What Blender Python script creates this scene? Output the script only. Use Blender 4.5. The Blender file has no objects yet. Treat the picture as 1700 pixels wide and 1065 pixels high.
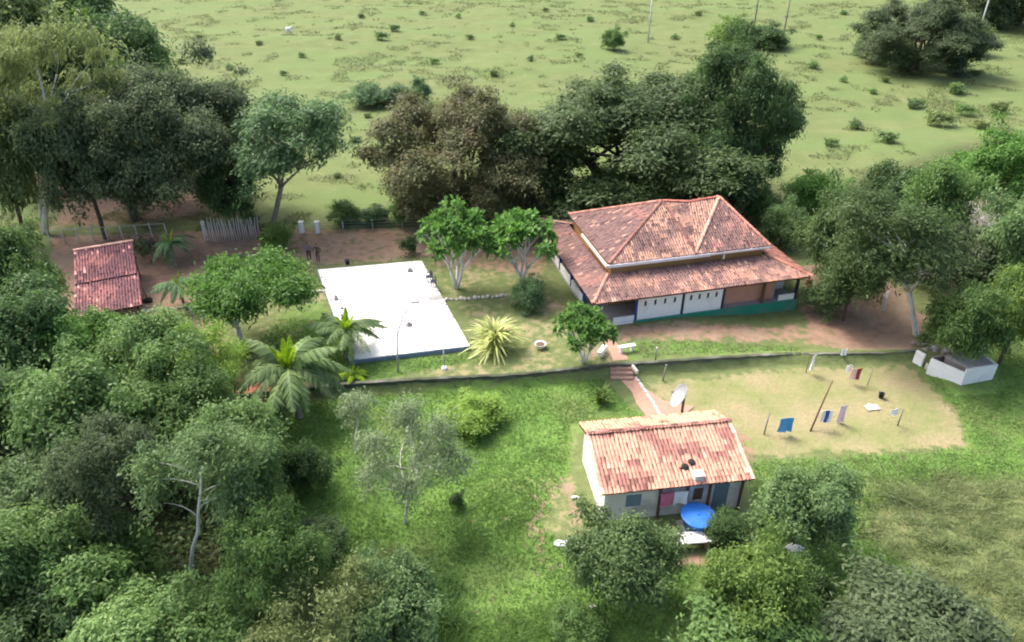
import bpy, bmesh, math, random
import numpy as np
from mathutils import Vector, Matrix

sc = bpy.context.scene
COL = sc.collection
R = math.radians
# ---------------------------------------------------------------- camera
CAM_H, FPX, PITCH = 28.0, 1200.0, R(31.5)      # focal length in pixels of a 1700 px wide frame
cam = bpy.data.objects.new('camera', bpy.data.cameras.new('camera'))
COL.objects.link(cam)
cam.location = (0, 0, CAM_H)
cam.rotation_euler = (R(90) - PITCH, 0, 0)
cam.data.sensor_width = 36
cam.data.lens = 36 * FPX / 1700
cam.data.clip_start = .5
cam.data.clip_end = 4000
sc.camera = cam
# ---------------------------------------------------------------- sky and sun
SUN_EL, SUN_AZ = R(54), R(-48)                 # azimuth from +Y towards +X: the sun stands behind left
w = bpy.data.worlds.new('World')
sc.world = w
w.use_nodes = True
nt = w.node_tree
bg = nt.nodes['Background']
sky = nt.nodes.new('ShaderNodeTexSky')
sky.sky_type = 'NISHITA'
sky.sun_disc = False
sky.sun_elevation = SUN_EL
sky.sun_rotation = SUN_AZ
sky.dust_density = 6.0
sky.air_density = .8
sky.ozone_density = .5
nt.links.new(sky.outputs[0], bg.inputs[0])
bg.inputs[1].default_value = .15
sun = bpy.data.objects.new('sun', bpy.data.lights.new('sun', 'SUN'))
COL.objects.link(sun)
sun.data.energy = 1.1
sun.data.angle = R(18)
sun.data.color = (1, .975, .94)
sd = Vector((math.sin(SUN_AZ) * math.cos(SUN_EL), math.cos(SUN_AZ) * math.cos(SUN_EL), math.sin(SUN_EL)))
sun.rotation_euler = sd.to_track_quat('Z', 'Y').to_euler()
sun.location = (-40, 60, 80)
# ---------------------------------------------------------------- exposure
sc.view_settings.view_transform = 'Standard'
sc.view_settings.look = 'None'
sc.view_settings.gamma = 1
sc.view_settings.use_curve_mapping = False
sc.view_settings.exposure = 1.6
sc.cycles.use_denoising = True
sc.cycles.max_bounces = 6
sc.cycles.diffuse_bounces = 3
sc.cycles.glossy_bounces = 2
sc.cycles.transmission_bounces = 4
sc.cycles.filter_width = 2.0

random.seed(7)
RNG = np.random.default_rng(11)

# ================================================================ helpers
def smooth(a, b, x):
    t = np.clip((np.asarray(x, float) - a) / (b - a), 0, 1)
    return t * t * (3 - 2 * t)

def vnoise(x, y, z=0., seed=0):
    """value noise on a lattice, 0..1"""
    x, y, z = np.broadcast_arrays(np.asarray(x, float), np.asarray(y, float), np.asarray(z, float))
    xi, yi, zi = np.floor(x).astype(np.int64), np.floor(y).astype(np.int64), np.floor(z).astype(np.int64)
    xf, yf, zf = x - xi, y - yi, z - zi
    xf, yf, zf = [t * t * (3 - 2 * t) for t in (xf, yf, zf)]
    def h(i, j, k):
        n = (i * 374761393 + j * 668265263 + k * 2147483647 + seed * 974711) & 0xffffffff
        n = ((n ^ (n >> 13)) * 1274126177) & 0xffffffff
        return ((n ^ (n >> 16)) & 0xffff) / 65535.
    r = 0
    for a in (0, 1):
        for b in (0, 1):
            for c in (0, 1):
                r = r + h(xi + a, yi + b, zi + c) * (xf if a else 1 - xf) * (yf if b else 1 - yf) * (zf if c else 1 - zf)
    return r

def fbm(x, y, seed=0, oct=3):
    r, a, f = 0, .5, 1.
    for i in range(oct):
        r = r + a * vnoise(np.asarray(x) * f, np.asarray(y) * f, 0, seed + i)
        a *= .5
        f *= 2.1
    return r / (1 - .5 ** oct)

def ray(px, py):
    dx, dy = (px - 850) / FPX, (532.5 - py) / FPX
    return dx, math.cos(PITCH) + dy * math.sin(PITCH), -math.sin(PITCH) + dy * math.cos(PITCH)

def G(px, py, z=0.):
    d = ray(px, py)
    t = (z - CAM_H) / d[2]
    return d[0] * t, d[1] * t

def proj(x, y, z):
    zz = z - CAM_H
    fw = y * math.cos(PITCH) - zz * math.sin(PITCH)
    up = y * math.sin(PITCH) + zz * math.cos(PITCH)
    return 850 + FPX * x / fw, 532.5 - FPX * up / fw, fw

# terrace wall line (edge of the upper yard)
WALL = [G(px, py) for px, py in ((395, 658), (430, 653), (530, 643), (640, 634), (740, 629), (850, 624), (930, 616), (1010, 607), (1080, 603),
                                 (1150, 598), (1230, 591), (1300, 585), (1390, 583), (1460, 582), (1522, 579))]
WX = np.array([p[0] for p in WALL])
WY = np.array([p[1] for p in WALL])

def hgt(x, y):
    x = np.asarray(x, float)
    y = np.asarray(y, float)
    yw = np.interp(x, WX, WY)
    end = smooth(WX[0] - 9, WX[0] + .2, x) * smooth(WX[-1] + 12, WX[-1] - .2, x)
    sharp = smooth(.05, .5, yw - y)
    soft = smooth(-3, 9, yw - y)
    edge = smooth(WX[0] - 1.0, WX[0] + .2, x) * smooth(WX[-1] + 1.0, WX[-1] - .2, x)
    z = -.6 * (sharp * edge + soft * (1 - edge))
    z = z - .75 * smooth(11, 21, x) * smooth(51, 48.6, y) * smooth(-.2, 1.6, y - yw) * smooth(34, 26, x)
    far = smooth(62, 85, y)
    z = z + far * (fbm(x / 17, y / 17, 3) - .5) * 1.6 + far * (fbm(x / 3.1, y / 3.1, 5, 2) - .5) * .35
    wild = smooth(14, 20, x) * smooth(33, 29, y)
    z = z + wild * (fbm(x / 2.2 + y / 5, y / 1.1, 9, 2) - .5) * .7
    low = sharp * (1 - wild) * smooth(35, 20, np.abs(x))
    z = z + low * (fbm(x / 1.6, y / 1.6, 21, 2) - .5) * .14
    return z

def ground(px, py):
    z = 0.
    for i in range(6):
        x, y = G(px, py, z)
        z = float(hgt(x, y))
    return x, y, z

# ---------------------------------------------------------------- materials
def nodes(m):
    m.use_nodes = True
    t = m.node_tree
    return t, t.nodes, t.links, t.nodes['Principled BSDF']

def mat(name, col, rough=.8, var=.25, scale=3., bump=.0, spec=.3, coord='Object', dirt=None, dirt_scale=1.2, dirt_amt=.5):
    """plain surface with mottled colour, optional stains and fine relief"""
    m = bpy.data.materials.new(name)
    t, n, l, p = nodes(m)
    tc = n.new('ShaderNodeTexCoord')
    nz = n.new('ShaderNodeTexNoise')
    nz.inputs['Scale'].default_value = scale
    nz.inputs['Detail'].default_value = 5
    l.new(tc.outputs[coord], nz.inputs['Vector'])
    mx = n.new('ShaderNodeMix')
    mx.data_type = 'RGBA'
    l.new(nz.outputs[0], mx.inputs[0])
    mx.inputs[6].default_value = (*[c * (1 - var) for c in col], 1)
    mx.inputs[7].default_value = (*[min(1, c * (1 + var)) for c in col], 1)
    out = mx.outputs[2]
    if dirt:
        n2 = n.new('ShaderNodeTexNoise')
        n2.inputs['Scale'].default_value = dirt_scale
        n2.inputs['Detail'].default_value = 6
        l.new(tc.outputs[coord], n2.inputs['Vector'])
        rp = n.new('ShaderNodeMapRange')
        rp.inputs[1].default_value = .5
        rp.inputs[2].default_value = .68
        rp.inputs[4].default_value = dirt_amt
        l.new(n2.outputs[0], rp.inputs[0])
        m2 = n.new('ShaderNodeMix')
        m2.data_type = 'RGBA'
        l.new(rp.outputs[0], m2.inputs[0])
        l.new(out, m2.inputs[6])
        m2.inputs[7].default_value = (*dirt, 1)
        out = m2.outputs[2]
    l.new(out, p.inputs['Base Color'])
    p.inputs['Roughness'].default_value = rough
    p.inputs['Specular IOR Level'].default_value = spec
    if bump:
        b = n.new('ShaderNodeBump')
        b.inputs['Strength'].default_value = bump
        b.inputs['Distance'].default_value = .05
        l.new(nz.outputs[0], b.inputs['Height'])
        l.new(b.outputs[0], p.inputs['Normal'])
    return m

def leafmat(name, dark, light, trans=.3, hue=.12, patch=None, patch_amt=.6):
    m = bpy.data.materials.new(name)
    if hue:                                     # leaves (not the grass blades)
        dark = tuple(c * k for c, k in zip(dark, (1.10, 1.22, .95)))
        light = tuple(c * k for c, k in zip(light, (1.10, 1.22, .95)))
        trans = min(.5, trans + .08)
    t, n, l, p = nodes(m)
    a = n.new('ShaderNodeAttribute')
    a.attribute_name = 'tint'
    mx = n.new('ShaderNodeMix')
    mx.data_type = 'RGBA'
    l.new(a.outputs['Fac'], mx.inputs[0])
    mx.inputs[6].default_value = (*dark, 1)
    mx.inputs[7].default_value = (*light, 1)
    out = mx.outputs[2]
    tc = n.new('ShaderNodeTexCoord')
    if patch:
        nz = n.new('ShaderNodeTexNoise')
        nz.inputs['Scale'].default_value = .55
        l.new(tc.outputs['Object'], nz.inputs['Vector'])
        rp = n.new('ShaderNodeMapRange')
        rp.inputs[1].default_value = .5
        rp.inputs[2].default_value = .62
        rp.inputs[4].default_value = patch_amt
        l.new(nz.outputs[0], rp.inputs[0])
        m2 = n.new('ShaderNodeMix')
        m2.data_type = 'RGBA'
        l.new(rp.outputs[0], m2.inputs[0])
        l.new(out, m2.inputs[6])
        m2.inputs[7].default_value = (*patch, 1)
        out = m2.outputs[2]
    oi = n.new('ShaderNodeObjectInfo')
    hs = n.new('ShaderNodeHueSaturation')
    mr = n.new('ShaderNodeMapRange')
    mr.inputs[3].default_value = 1 - hue * 1.4
    mr.inputs[4].default_value = 1 + hue * 1.4
    l.new(oi.outputs['Random'], mr.inputs[0])
    l.new(mr.outputs[0], hs.inputs['Value'])
    l.new(out, hs.inputs['Color'])
    l.new(hs.outputs[0], p.inputs['Base Color'])
    p.inputs['Roughness'].default_value = .55
    p.inputs['Specular IOR Level'].default_value = .35
    tr = n.new('ShaderNodeBsdfTranslucent')
    l.new(hs.outputs[0], tr.inputs[0])
    ms = n.new('ShaderNodeMixShader')
    ms.inputs[0].default_value = trans
    l.new(p.outputs[0], ms.inputs[1])
    l.new(tr.outputs[0], ms.inputs[2])
    l.new(ms.outputs[0], n['Material Output'].inputs[0])
    return m

def attrmat(name, source='col', rough=.85, bump=.0):
    """colour from a colour attribute (or the object colour) with fine mottling"""
    m = bpy.data.materials.new(name)
    t, n, l, p = nodes(m)
    if source == 'object':
        a = n.new('ShaderNodeObjectInfo')
    else:
        a = n.new('ShaderNodeAttribute')
        a.attribute_name = source
    tc = n.new('ShaderNodeTexCoord')
    g = n.new('ShaderNodeNewGeometry')
    nz = n.new('ShaderNodeTexNoise')
    nz.inputs['Scale'].default_value = 9
    nz.inputs['Detail'].default_value = 4
    l.new(g.outputs['Position'], nz.inputs['Vector'])
    mr = n.new('ShaderNodeMapRange')
    mr.inputs[1].default_value = .25
    mr.inputs[2].default_value = .75
    mr.inputs[3].default_value = .78
    mr.inputs[4].default_value = 1.18
    l.new(nz.outputs[0], mr.inputs[0])
    hs = n.new('ShaderNodeHueSaturation')
    l.new(a.outputs['Color'], hs.inputs['Color'])
    l.new(mr.outputs[0], hs.inputs['Value'])
    l.new(hs.outputs[0], p.inputs['Base Color'])
    p.inputs['Roughness'].default_value = rough
    p.inputs['Specular IOR Level'].default_value = .25
    return m

M = {}
M['white'] = mat('white_paint', (.78, .78, .76), .7, .06, 4, dirt=(.5, .47, .42), dirt_amt=.35)
M['slab'] = mat('white_concrete', (.74, .73, .69), .75, .04, 1.5, dirt=(.42, .40, .36), dirt_scale=.42, dirt_amt=.55)
M['bluegrey'] = mat('blue_grey_paint', (.16, .22, .30), .7, .25, 2)
M['shadedwhite'] = mat('shaded_white_wall', (.70, .67, .68), .9, .12, 2, dirt=(.33, .31, .30), dirt_scale=.9, dirt_amt=.6)  # white front wall, its shade put into the grey, plus stains
M['grey'] = mat('grey_cement', (.30, .29, .28), .9, .2, 4, .3, dirt=(.16, .15, .13))
M['darkwall'] = mat('mossy_shaded_wall', (.075, .08, .065), .95, .5, 2.5, .5, dirt=(.2, .19, .17), dirt_scale=.9)  # mossy stone, with the shade of the front face put into the colour
M['walltop'] = mat('wall_coping', (.055, .065, .042), .95, .4, 1.2, .4, dirt=(.20, .195, .175), dirt_scale=.3, dirt_amt=.8)
M['blue'] = mat('blue_post_paint', (.02, .07, .22), .6, .2, 3)
M['navy'] = mat('dark_post_paint', (.02, .025, .06), .6, .3, 3)
M['green'] = mat('green_plinth_paint', (.02, .21, .14), .7, .25, 1.2, dirt=(.16, .2, .17), dirt_scale=.5, dirt_amt=.5)
M['salmonwall'] = mat('salmon_wall', (.50, .26, .19), .85, .1, 1.5, dirt=(.4, .22, .16))
M['ochre'] = mat('ochre_wall', (.40, .22, .09), .85, .15, 2)
M['gutter'] = mat('white_gutter', (.72, .68, .68), .5, .12, 1.5)
M['palegutter'] = mat('pale_gutter', (.72, .50, .42), .6, .12, 1.5)
M['deck'] = mat('under_tiles', (.13, .055, .04), .95, .3, 5)
M['tile'] = attrmat('clay_tile')
M['tileobj'] = attrmat('clay_tile_single', 'object')
M['dark'] = mat('near_black', (.02, .018, .018), .9, .2)  # plain near-black; also paints the shade inside openings and roof holes
M['wood'] = mat('weathered_wood', (.22, .19, .17), .9, .35, 6, .3)
M['palewood'] = mat('pale_dry_wood', (.52, .48, .45), .9, .3, 5, .3)
M['brownwood'] = mat('brown_wood', (.12, .075, .05), .9, .35, 6, .3)
M['bark'] = mat('brown_bark', (.10, .075, .055), .95, .4, 5, .5)
M['palebark'] = mat('pale_bark', (.60, .58, .53), .9, .25, 3, .3, dirt=(.2, .19, .16))
M['greybark'] = mat('grey_bark', (.25, .23, .20), .95, .3, 4, .4)
M['tank'] = mat('blue_plastic', (.02, .14, .50), .5, .22, 2, spec=.4, dirt=(.10, .20, .38), dirt_amt=.5)
M['metal'] = mat('grey_metal', (.33, .345, .35), .5, .1, 4, spec=.5)
M['pole'] = mat('pole_paint', (.55, .55, .53), .7, .15, 3)
M['brick'] = mat('brick_path', (.36, .22, .16), .9, .25, 3, .3, dirt=(.24, .21, .16), dirt_scale=.8)
M['stone'] = mat('pale_stone', (.52, .48, .42), .9, .2, 4, .4)
M['redearth'] = mat('red_earth', (.42, .17, .11), .95, .3, 2.5, .5)
M['cl_blue'] = mat('light_blue_cloth', (.10, .33, .66), .9, .12, 5)
M['cl_navy'] = mat('dark_blue_cloth', (.04, .09, .38), .9, .15, 5)
M['cl_pink'] = mat('pale_pink_cloth', (.74, .58, .66), .9, .1, 5)
M['cl_cream'] = mat('cream_cloth', (.80, .78, .58), .9, .08, 5)
M['cl_white'] = mat('white_cloth', (.8, .8, .8), .9, .06, 5)
M['cl_salmon'] = mat('salmon_cloth', (.74, .50, .42), .9, .1, 5)
M['cl_red'] = mat('dark_red_cloth', (.28, .05, .05), .9, .1, 5)
M['cl_magenta'] = mat('magenta_cloth', (.55, .16, .26), .9, .2, 3)

# foliage: dark leaf, light leaf
LM = {
    'mango': leafmat('leaf_dark_green', (.050, .086, .034), (.130, .180, .080), .40),
    'rust': leafmat('leaf_rusty', (.075, .074, .038), (.150, .155, .080), .38, patch=(.150, .105, .06), patch_amt=.45),
    'deep': leafmat('leaf_deep_green', (.036, .072, .030), (.105, .165, .066), .38),
    'shade': leafmat('leaf_grey_dark', (.058, .080, .046), (.125, .158, .092), .40),
    'olive': leafmat('leaf_olive', (.095, .128, .052), (.235, .275, .125), .42),
    'mid': leafmat('leaf_mid_green', (.062, .112, .036), (.160, .245, .088), .40),
    'grey': leafmat('leaf_grey_green', (.078, .126, .056), (.19, .265, .130), .40),
    'light': leafmat('leaf_light_green', (.085, .145, .055), (.22, .31, .125), .38),
    'lime': leafmat('leaf_lime', (.15, .25, .045), (.36, .48, .12), .42),
    'yellow': leafmat('leaf_yellow_green', (.080, .130, .032), (.205, .280, .085), .38),
    'bright': leafmat('leaf_bright', (.055, .125, .028), (.155, .285, .070), .38),
    'teal': leafmat('leaf_teal', (.065, .120, .062), (.16, .25, .130), .38),
    'pale': leafmat('leaf_pale_cream', (.30, .32, .13), (.62, .60, .32), .4),
    'frond': leafmat('leaf_frond', (.065, .110, .045), (.20, .26, .12), .32),
    'heart': leafmat('leaf_young_frond', (.18, .27, .015), (.38, .48, .04), .45),
    'silver': leafmat('leaf_silver_green', (.13, .17, .105), (.29, .34, .23), .42),
    'straw': leafmat('leaf_straw', (.11, .145, .058), (.27, .295, .135), .38),
}

# ---------------------------------------------------------------- mesh building
def from_arrays(name, v, quads=None, tris=None, tint=None, col=None, smoothf=False):
    me = bpy.data.meshes.new(name)
    v = np.asarray(v, np.float32)
    nq = 0 if quads is None else len(quads)
    ntr = 0 if tris is None else len(tris)
    me.vertices.add(len(v))
    me.vertices.foreach_set('co', v.ravel())
    idx = []
    if nq:
        idx.append(np.asarray(quads, np.int32).ravel())
    if ntr:
        idx.append(np.asarray(tris, np.int32).ravel())
    idx = np.concatenate(idx)
    me.loops.add(len(idx))
    me.loops.foreach_set('vertex_index', idx)
    me.polygons.add(nq + ntr)
    st = np.concatenate([np.arange(nq) * 4, nq * 4 + np.arange(ntr) * 3]).astype(np.int32)
    me.polygons.foreach_set('loop_start', st)
    if tint is not None:
        a = me.attributes.new('tint', 'FLOAT', 'FACE')
        a.data.foreach_set('value', np.asarray(tint, np.float32))
    if col is not None:
        a = me.attributes.new('col', 'FLOAT_COLOR', 'POINT')
        c = np.ones((len(v), 4), np.float32)
        c[:, :3] = col
        a.data.foreach_set('color', c.ravel())
    if smoothf:
        me.polygons.foreach_set('use_smooth', np.ones(nq + ntr, bool))
    me.update(calc_edges=True)
    me.validate()
    return me

def link(name, me, m, parent=None, loc=None, rot=None, kind=None, own=False):
    o = bpy.data.objects.new(name, me)
    COL.objects.link(o)
    if m is not None:
        if own and len(me.materials):
            o.material_slots[0].link = 'OBJECT'
            o.material_slots[0].material = m
        elif not len(me.materials):
            me.materials.append(m)
    if parent is not None:
        o.parent = parent
    if loc is not None:
        o.location = loc
    if rot is not None:
        o.rotation_euler = rot
    if kind:
        o['kind'] = kind
    return o

def tag(o, label, cat, group=None, kind=None):
    o['label'] = label
    o['category'] = cat
    if group:
        o['group'] = group
    if kind:
        o['kind'] = kind
    return o

def thing(name, label, cat, loc=(0, 0, 0), rz=0., group=None):
    o = bpy.data.objects.new(name, None)
    COL.objects.link(o)
    o.empty_display_size = .3
    o.location = loc
    o.rotation_euler = (0, 0, rz)
    return tag(o, label, cat, group)

def boxmesh(name, a, b, bevel=.015):
    bm = bmesh.new()
    bmesh.ops.create_cube(bm, size=1)
    for v in bm.verts:
        v.co = Vector([a[i] if v.co[i] < 0 else b[i] for i in range(3)])
    bv = min(bevel, .3 * min(abs(b[i] - a[i]) for i in range(3)))
    if bv > 0:
        bmesh.ops.bevel(bm, geom=bm.edges[:], offset=bv, segments=1, affect='EDGES')
    me = bpy.data.meshes.new(name)
    bm.to_mesh(me)
    bm.free()
    return me

def box(name, a, b, m, parent=None, bevel=.015, **k):
    return link(name, boxmesh(name, a, b, bevel), m, parent, **k)

class Tube:
    """collects tapered tubes into one mesh"""
    def __init__(s):
        s.v, s.q = [], []
    def add(s, pts, rad, n=7, cap=True):
        pts = [Vector(p) for p in pts]
        base = len(s.v)
        for i, p in enumerate(pts):
            d = (pts[min(i + 1, len(pts) - 1)] - pts[max(i - 1, 0)]).normalized()
            a = d.orthogonal().normalized() if abs(d.z) > .98 else d.cross(Vector((0, 0, 1))).normalized()
            b = d.cross(a)
            for k in range(n):
                t = 2 * math.pi * k / n
                s.v.append(p + (a * math.cos(t) + b * math.sin(t)) * rad[i])
        for i in range(len(pts) - 1):
            for k in range(n):
                o1, o2 = base + i * n, base + (i + 1) * n
                s.q.append((o1 + k, o1 + (k + 1) % n, o2 + (k + 1) % n, o2 + k))
        if cap:
            for i in (0, len(pts) - 1):
                c = len(s.v)
                s.v.append(pts[i])
                for k in range(n):
                    f = (base + i * n + k, base + i * n + (k + 1) % n, c)
                    s.q.append(f if i else f[::-1])
    def mesh(s, name):
        me = bpy.data.meshes.new(name)
        me.from_pydata([tuple(v) for v in s.v], [], s.q)
        for p in me.polygons:
            p.use_smooth = True
        me.update()
        return me

def tube(name, pts, rad, m, parent=None, n=8, **k):
    t = Tube()
    t.add(pts, rad if isinstance(rad, (list, tuple)) else [rad] * len(pts), n)
    return link(name, t.mesh(name), m, parent, **k)

def lathe(name, prof, m, parent=None, n=24, **k):
    v, q = [], []
    for r, z in prof:
        for i in range(n):
            t = 2 * math.pi * i / n
            v.append((r * math.cos(t), r * math.sin(t), z))
    for j in range(len(prof) - 1):
        for i in range(n):
            q.append((j * n + i, j * n + (i + 1) % n, (j + 1) * n + (i + 1) % n, (j + 1) * n + i))
    me = bpy.data.meshes.new(name)
    me.from_pydata(v, [], q)
    for p in me.polygons:
        p.use_smooth = True
    me.update()
    return link(name, me, m, parent, **k)

def struct(o, label=None):
    o['kind'] = 'structure'
    return o

# ================================================================ the ground
xs = np.unique(np.concatenate([np.linspace(-600, -60, 40), np.linspace(-60, -45, 20), np.arange(-45, 45.01, .33), np.linspace(45, 60, 20), np.linspace(60, 600, 40)]).round(3))
ys = np.unique(np.concatenate([np.linspace(-60, 14, 12), np.arange(14, 64, .33), np.arange(64, 130, 1.), np.arange(130, 240, 2.), np.linspace(240, 1500, 30)]).round(3))
gx, gy = np.meshgrid(xs, ys)
gz = hgt(gx, gy)

def polyw(poly, soft=1.0, world=False, x=None, y=None):
    """1 inside the polygon, falling to 0 over `soft` metres either side of its edge"""
    x = gx if x is None else x
    y = gy if y is None else y
    pts = poly if world else [G(a, b) for a, b in poly]
    ins = np.zeros(x.shape, bool)
    dist = np.full(x.shape, 1e9)
    for i in range(len(pts)):
        (x1, y1), (x2, y2) = pts[i], pts[(i + 1) % len(pts)]
        c = ((y1 > y) != (y2 > y)) & (x < (x2 - x1) * (y - y1) / (y2 - y1 + 1e-12) + x1)
        ins ^= c
        t = np.clip(((x - x1) * (x2 - x1) + (y - y1) * (y2 - y1)) / ((x2 - x1) ** 2 + (y2 - y1) ** 2 + 1e-9), 0, 1)
        dist = np.minimum(dist, np.hypot(x - x1 - t * (x2 - x1), y - y1 - t * (y2 - y1)))
    return smooth(-soft, soft, np.where(ins, dist, -dist))

EARTH = [
    ([(85, 392), (300, 385), (470, 378), (482, 420), (345, 425), (335, 500), (375, 570), (370, 600), (330, 560), (230, 530), (90, 545)], .8, 1),
    ([(478, 380), (740, 374), (905, 374), (905, 470), (870, 455), (735, 440), (695, 428), (530, 440), (478, 432)], 1.0, .72),
    ([(1005, 540), (1335, 524), (1345, 552), (1200, 562), (1010, 566)], .9, .75),
    ([(1335, 440), (1400, 440), (1490, 475), (1535, 520), (1535, 576), (1450, 575), (1340, 552)], .9, 1),
    ([(100, 290), (320, 285), (350, 360), (90, 378)], 2., .9),
    ([(935, 770), (985, 870), (965, 885), (930, 800)], .5, .6),
    ([(890, 790), (915, 790), (905, 905), (930, 930), (890, 930), (865, 880)], .5, .45),
    ([(1085, 660), (1130, 670), (1245, 705), (1260, 760), (1200, 740), (1080, 700)], .6, .8),
    ([(372, 626), (470, 622), (540, 640), (390, 664)], .5, 1),
    ([(905, 470), (950, 520), (1000, 545), (1015, 600), (985, 600), (900, 510)], .6, .5),
    ([(1110, 905), (1190, 900), (1200, 925), (1110, 935)], .4, .7),
]
DRY = [
    ([(1075, 625), (1340, 600), (1505, 596), (1560, 640), (1605, 690), (1595, 722), (1480, 735), (1330, 740), (1240, 745), (1200, 690), (1120, 665)], .8, 1),
    ([(745, 500), (905, 500), (1000, 560), (1000, 604), (860, 622), (640, 634), (790, 590)], .7, .4),
    ([(485, 425), (535, 445), (555, 520), (480, 560), (400, 600), (380, 540), (480, 500)], .6, .35),
    ([(700, 430), (905, 440), (905, 500), (740, 500)], .7, .4),
    ([(1500, 780), (1700, 800), (1700, 1065), (1640, 1065), (1560, 900), (1440, 860)], 2, .2),
    ([(870, 780), (950, 760), (985, 880), (880, 900)], .8, .4),
    ([(1280, 760), (1380, 760), (1390, 900), (1330, 930)], .8, .0),
]
LUSH = [
    ([(430, 662), (640, 642), (1000, 616), (1080, 690), (950, 706), (945, 770), (900, 860), (960, 900), (1200, 930), (1250, 1065), (1250, 1200), (380, 1200), (430, 850)], .6, 1),
    ([(1240, 750), (1480, 738), (1610, 728), (1560, 640), (1520, 590), (1700, 640), (1760, 780), (1500, 790), (1440, 870), (1560, 960), (1380, 980), (1260, 930)], 1., .75),
    ([(1030, 566), (1330, 556), (1340, 575), (1040, 600)], .5, .55),
    ([(480, 505), (540, 500), (600, 598), (780, 582), (800, 600), (640, 630), (480, 640), (430, 560)], .6, .7),
    ([(1560, 560), (1760, 520), (1760, 660), (1660, 640)], 1., .8),
]
wE = np.zeros(gx.shape)
wD = np.zeros(gx.shape)
wL = np.zeros(gx.shape)
for wt, zones in ((wE, EARTH), (wD, DRY), (wL, LUSH)):
    for poly, s, a in zones:
        np.maximum(wt, polyw(poly, s) * a, out=wt)
wF = smooth(60, 72, gy)                         # pasture beyond the yard fence
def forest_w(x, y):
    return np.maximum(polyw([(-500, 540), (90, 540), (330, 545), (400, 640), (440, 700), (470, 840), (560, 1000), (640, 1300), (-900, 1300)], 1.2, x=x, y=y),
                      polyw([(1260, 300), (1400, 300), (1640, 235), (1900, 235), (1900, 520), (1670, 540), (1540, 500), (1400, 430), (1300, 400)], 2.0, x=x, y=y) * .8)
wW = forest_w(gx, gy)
ny, nx = gx.shape
ii = (np.arange(ny - 1)[:, None] * nx + np.arange(nx - 1)[None]).ravel()
me = from_arrays('ground', np.stack([gx, gy, gz], -1).reshape(-1, 3), np.stack([ii, ii + 1, ii + nx + 1, ii + nx], 1), smoothf=True)
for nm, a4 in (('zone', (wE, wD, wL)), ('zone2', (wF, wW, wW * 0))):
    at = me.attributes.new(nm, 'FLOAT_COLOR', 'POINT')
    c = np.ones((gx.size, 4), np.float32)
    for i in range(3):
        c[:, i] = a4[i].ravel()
    at.data.foreach_set('color', c.ravel())

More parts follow.
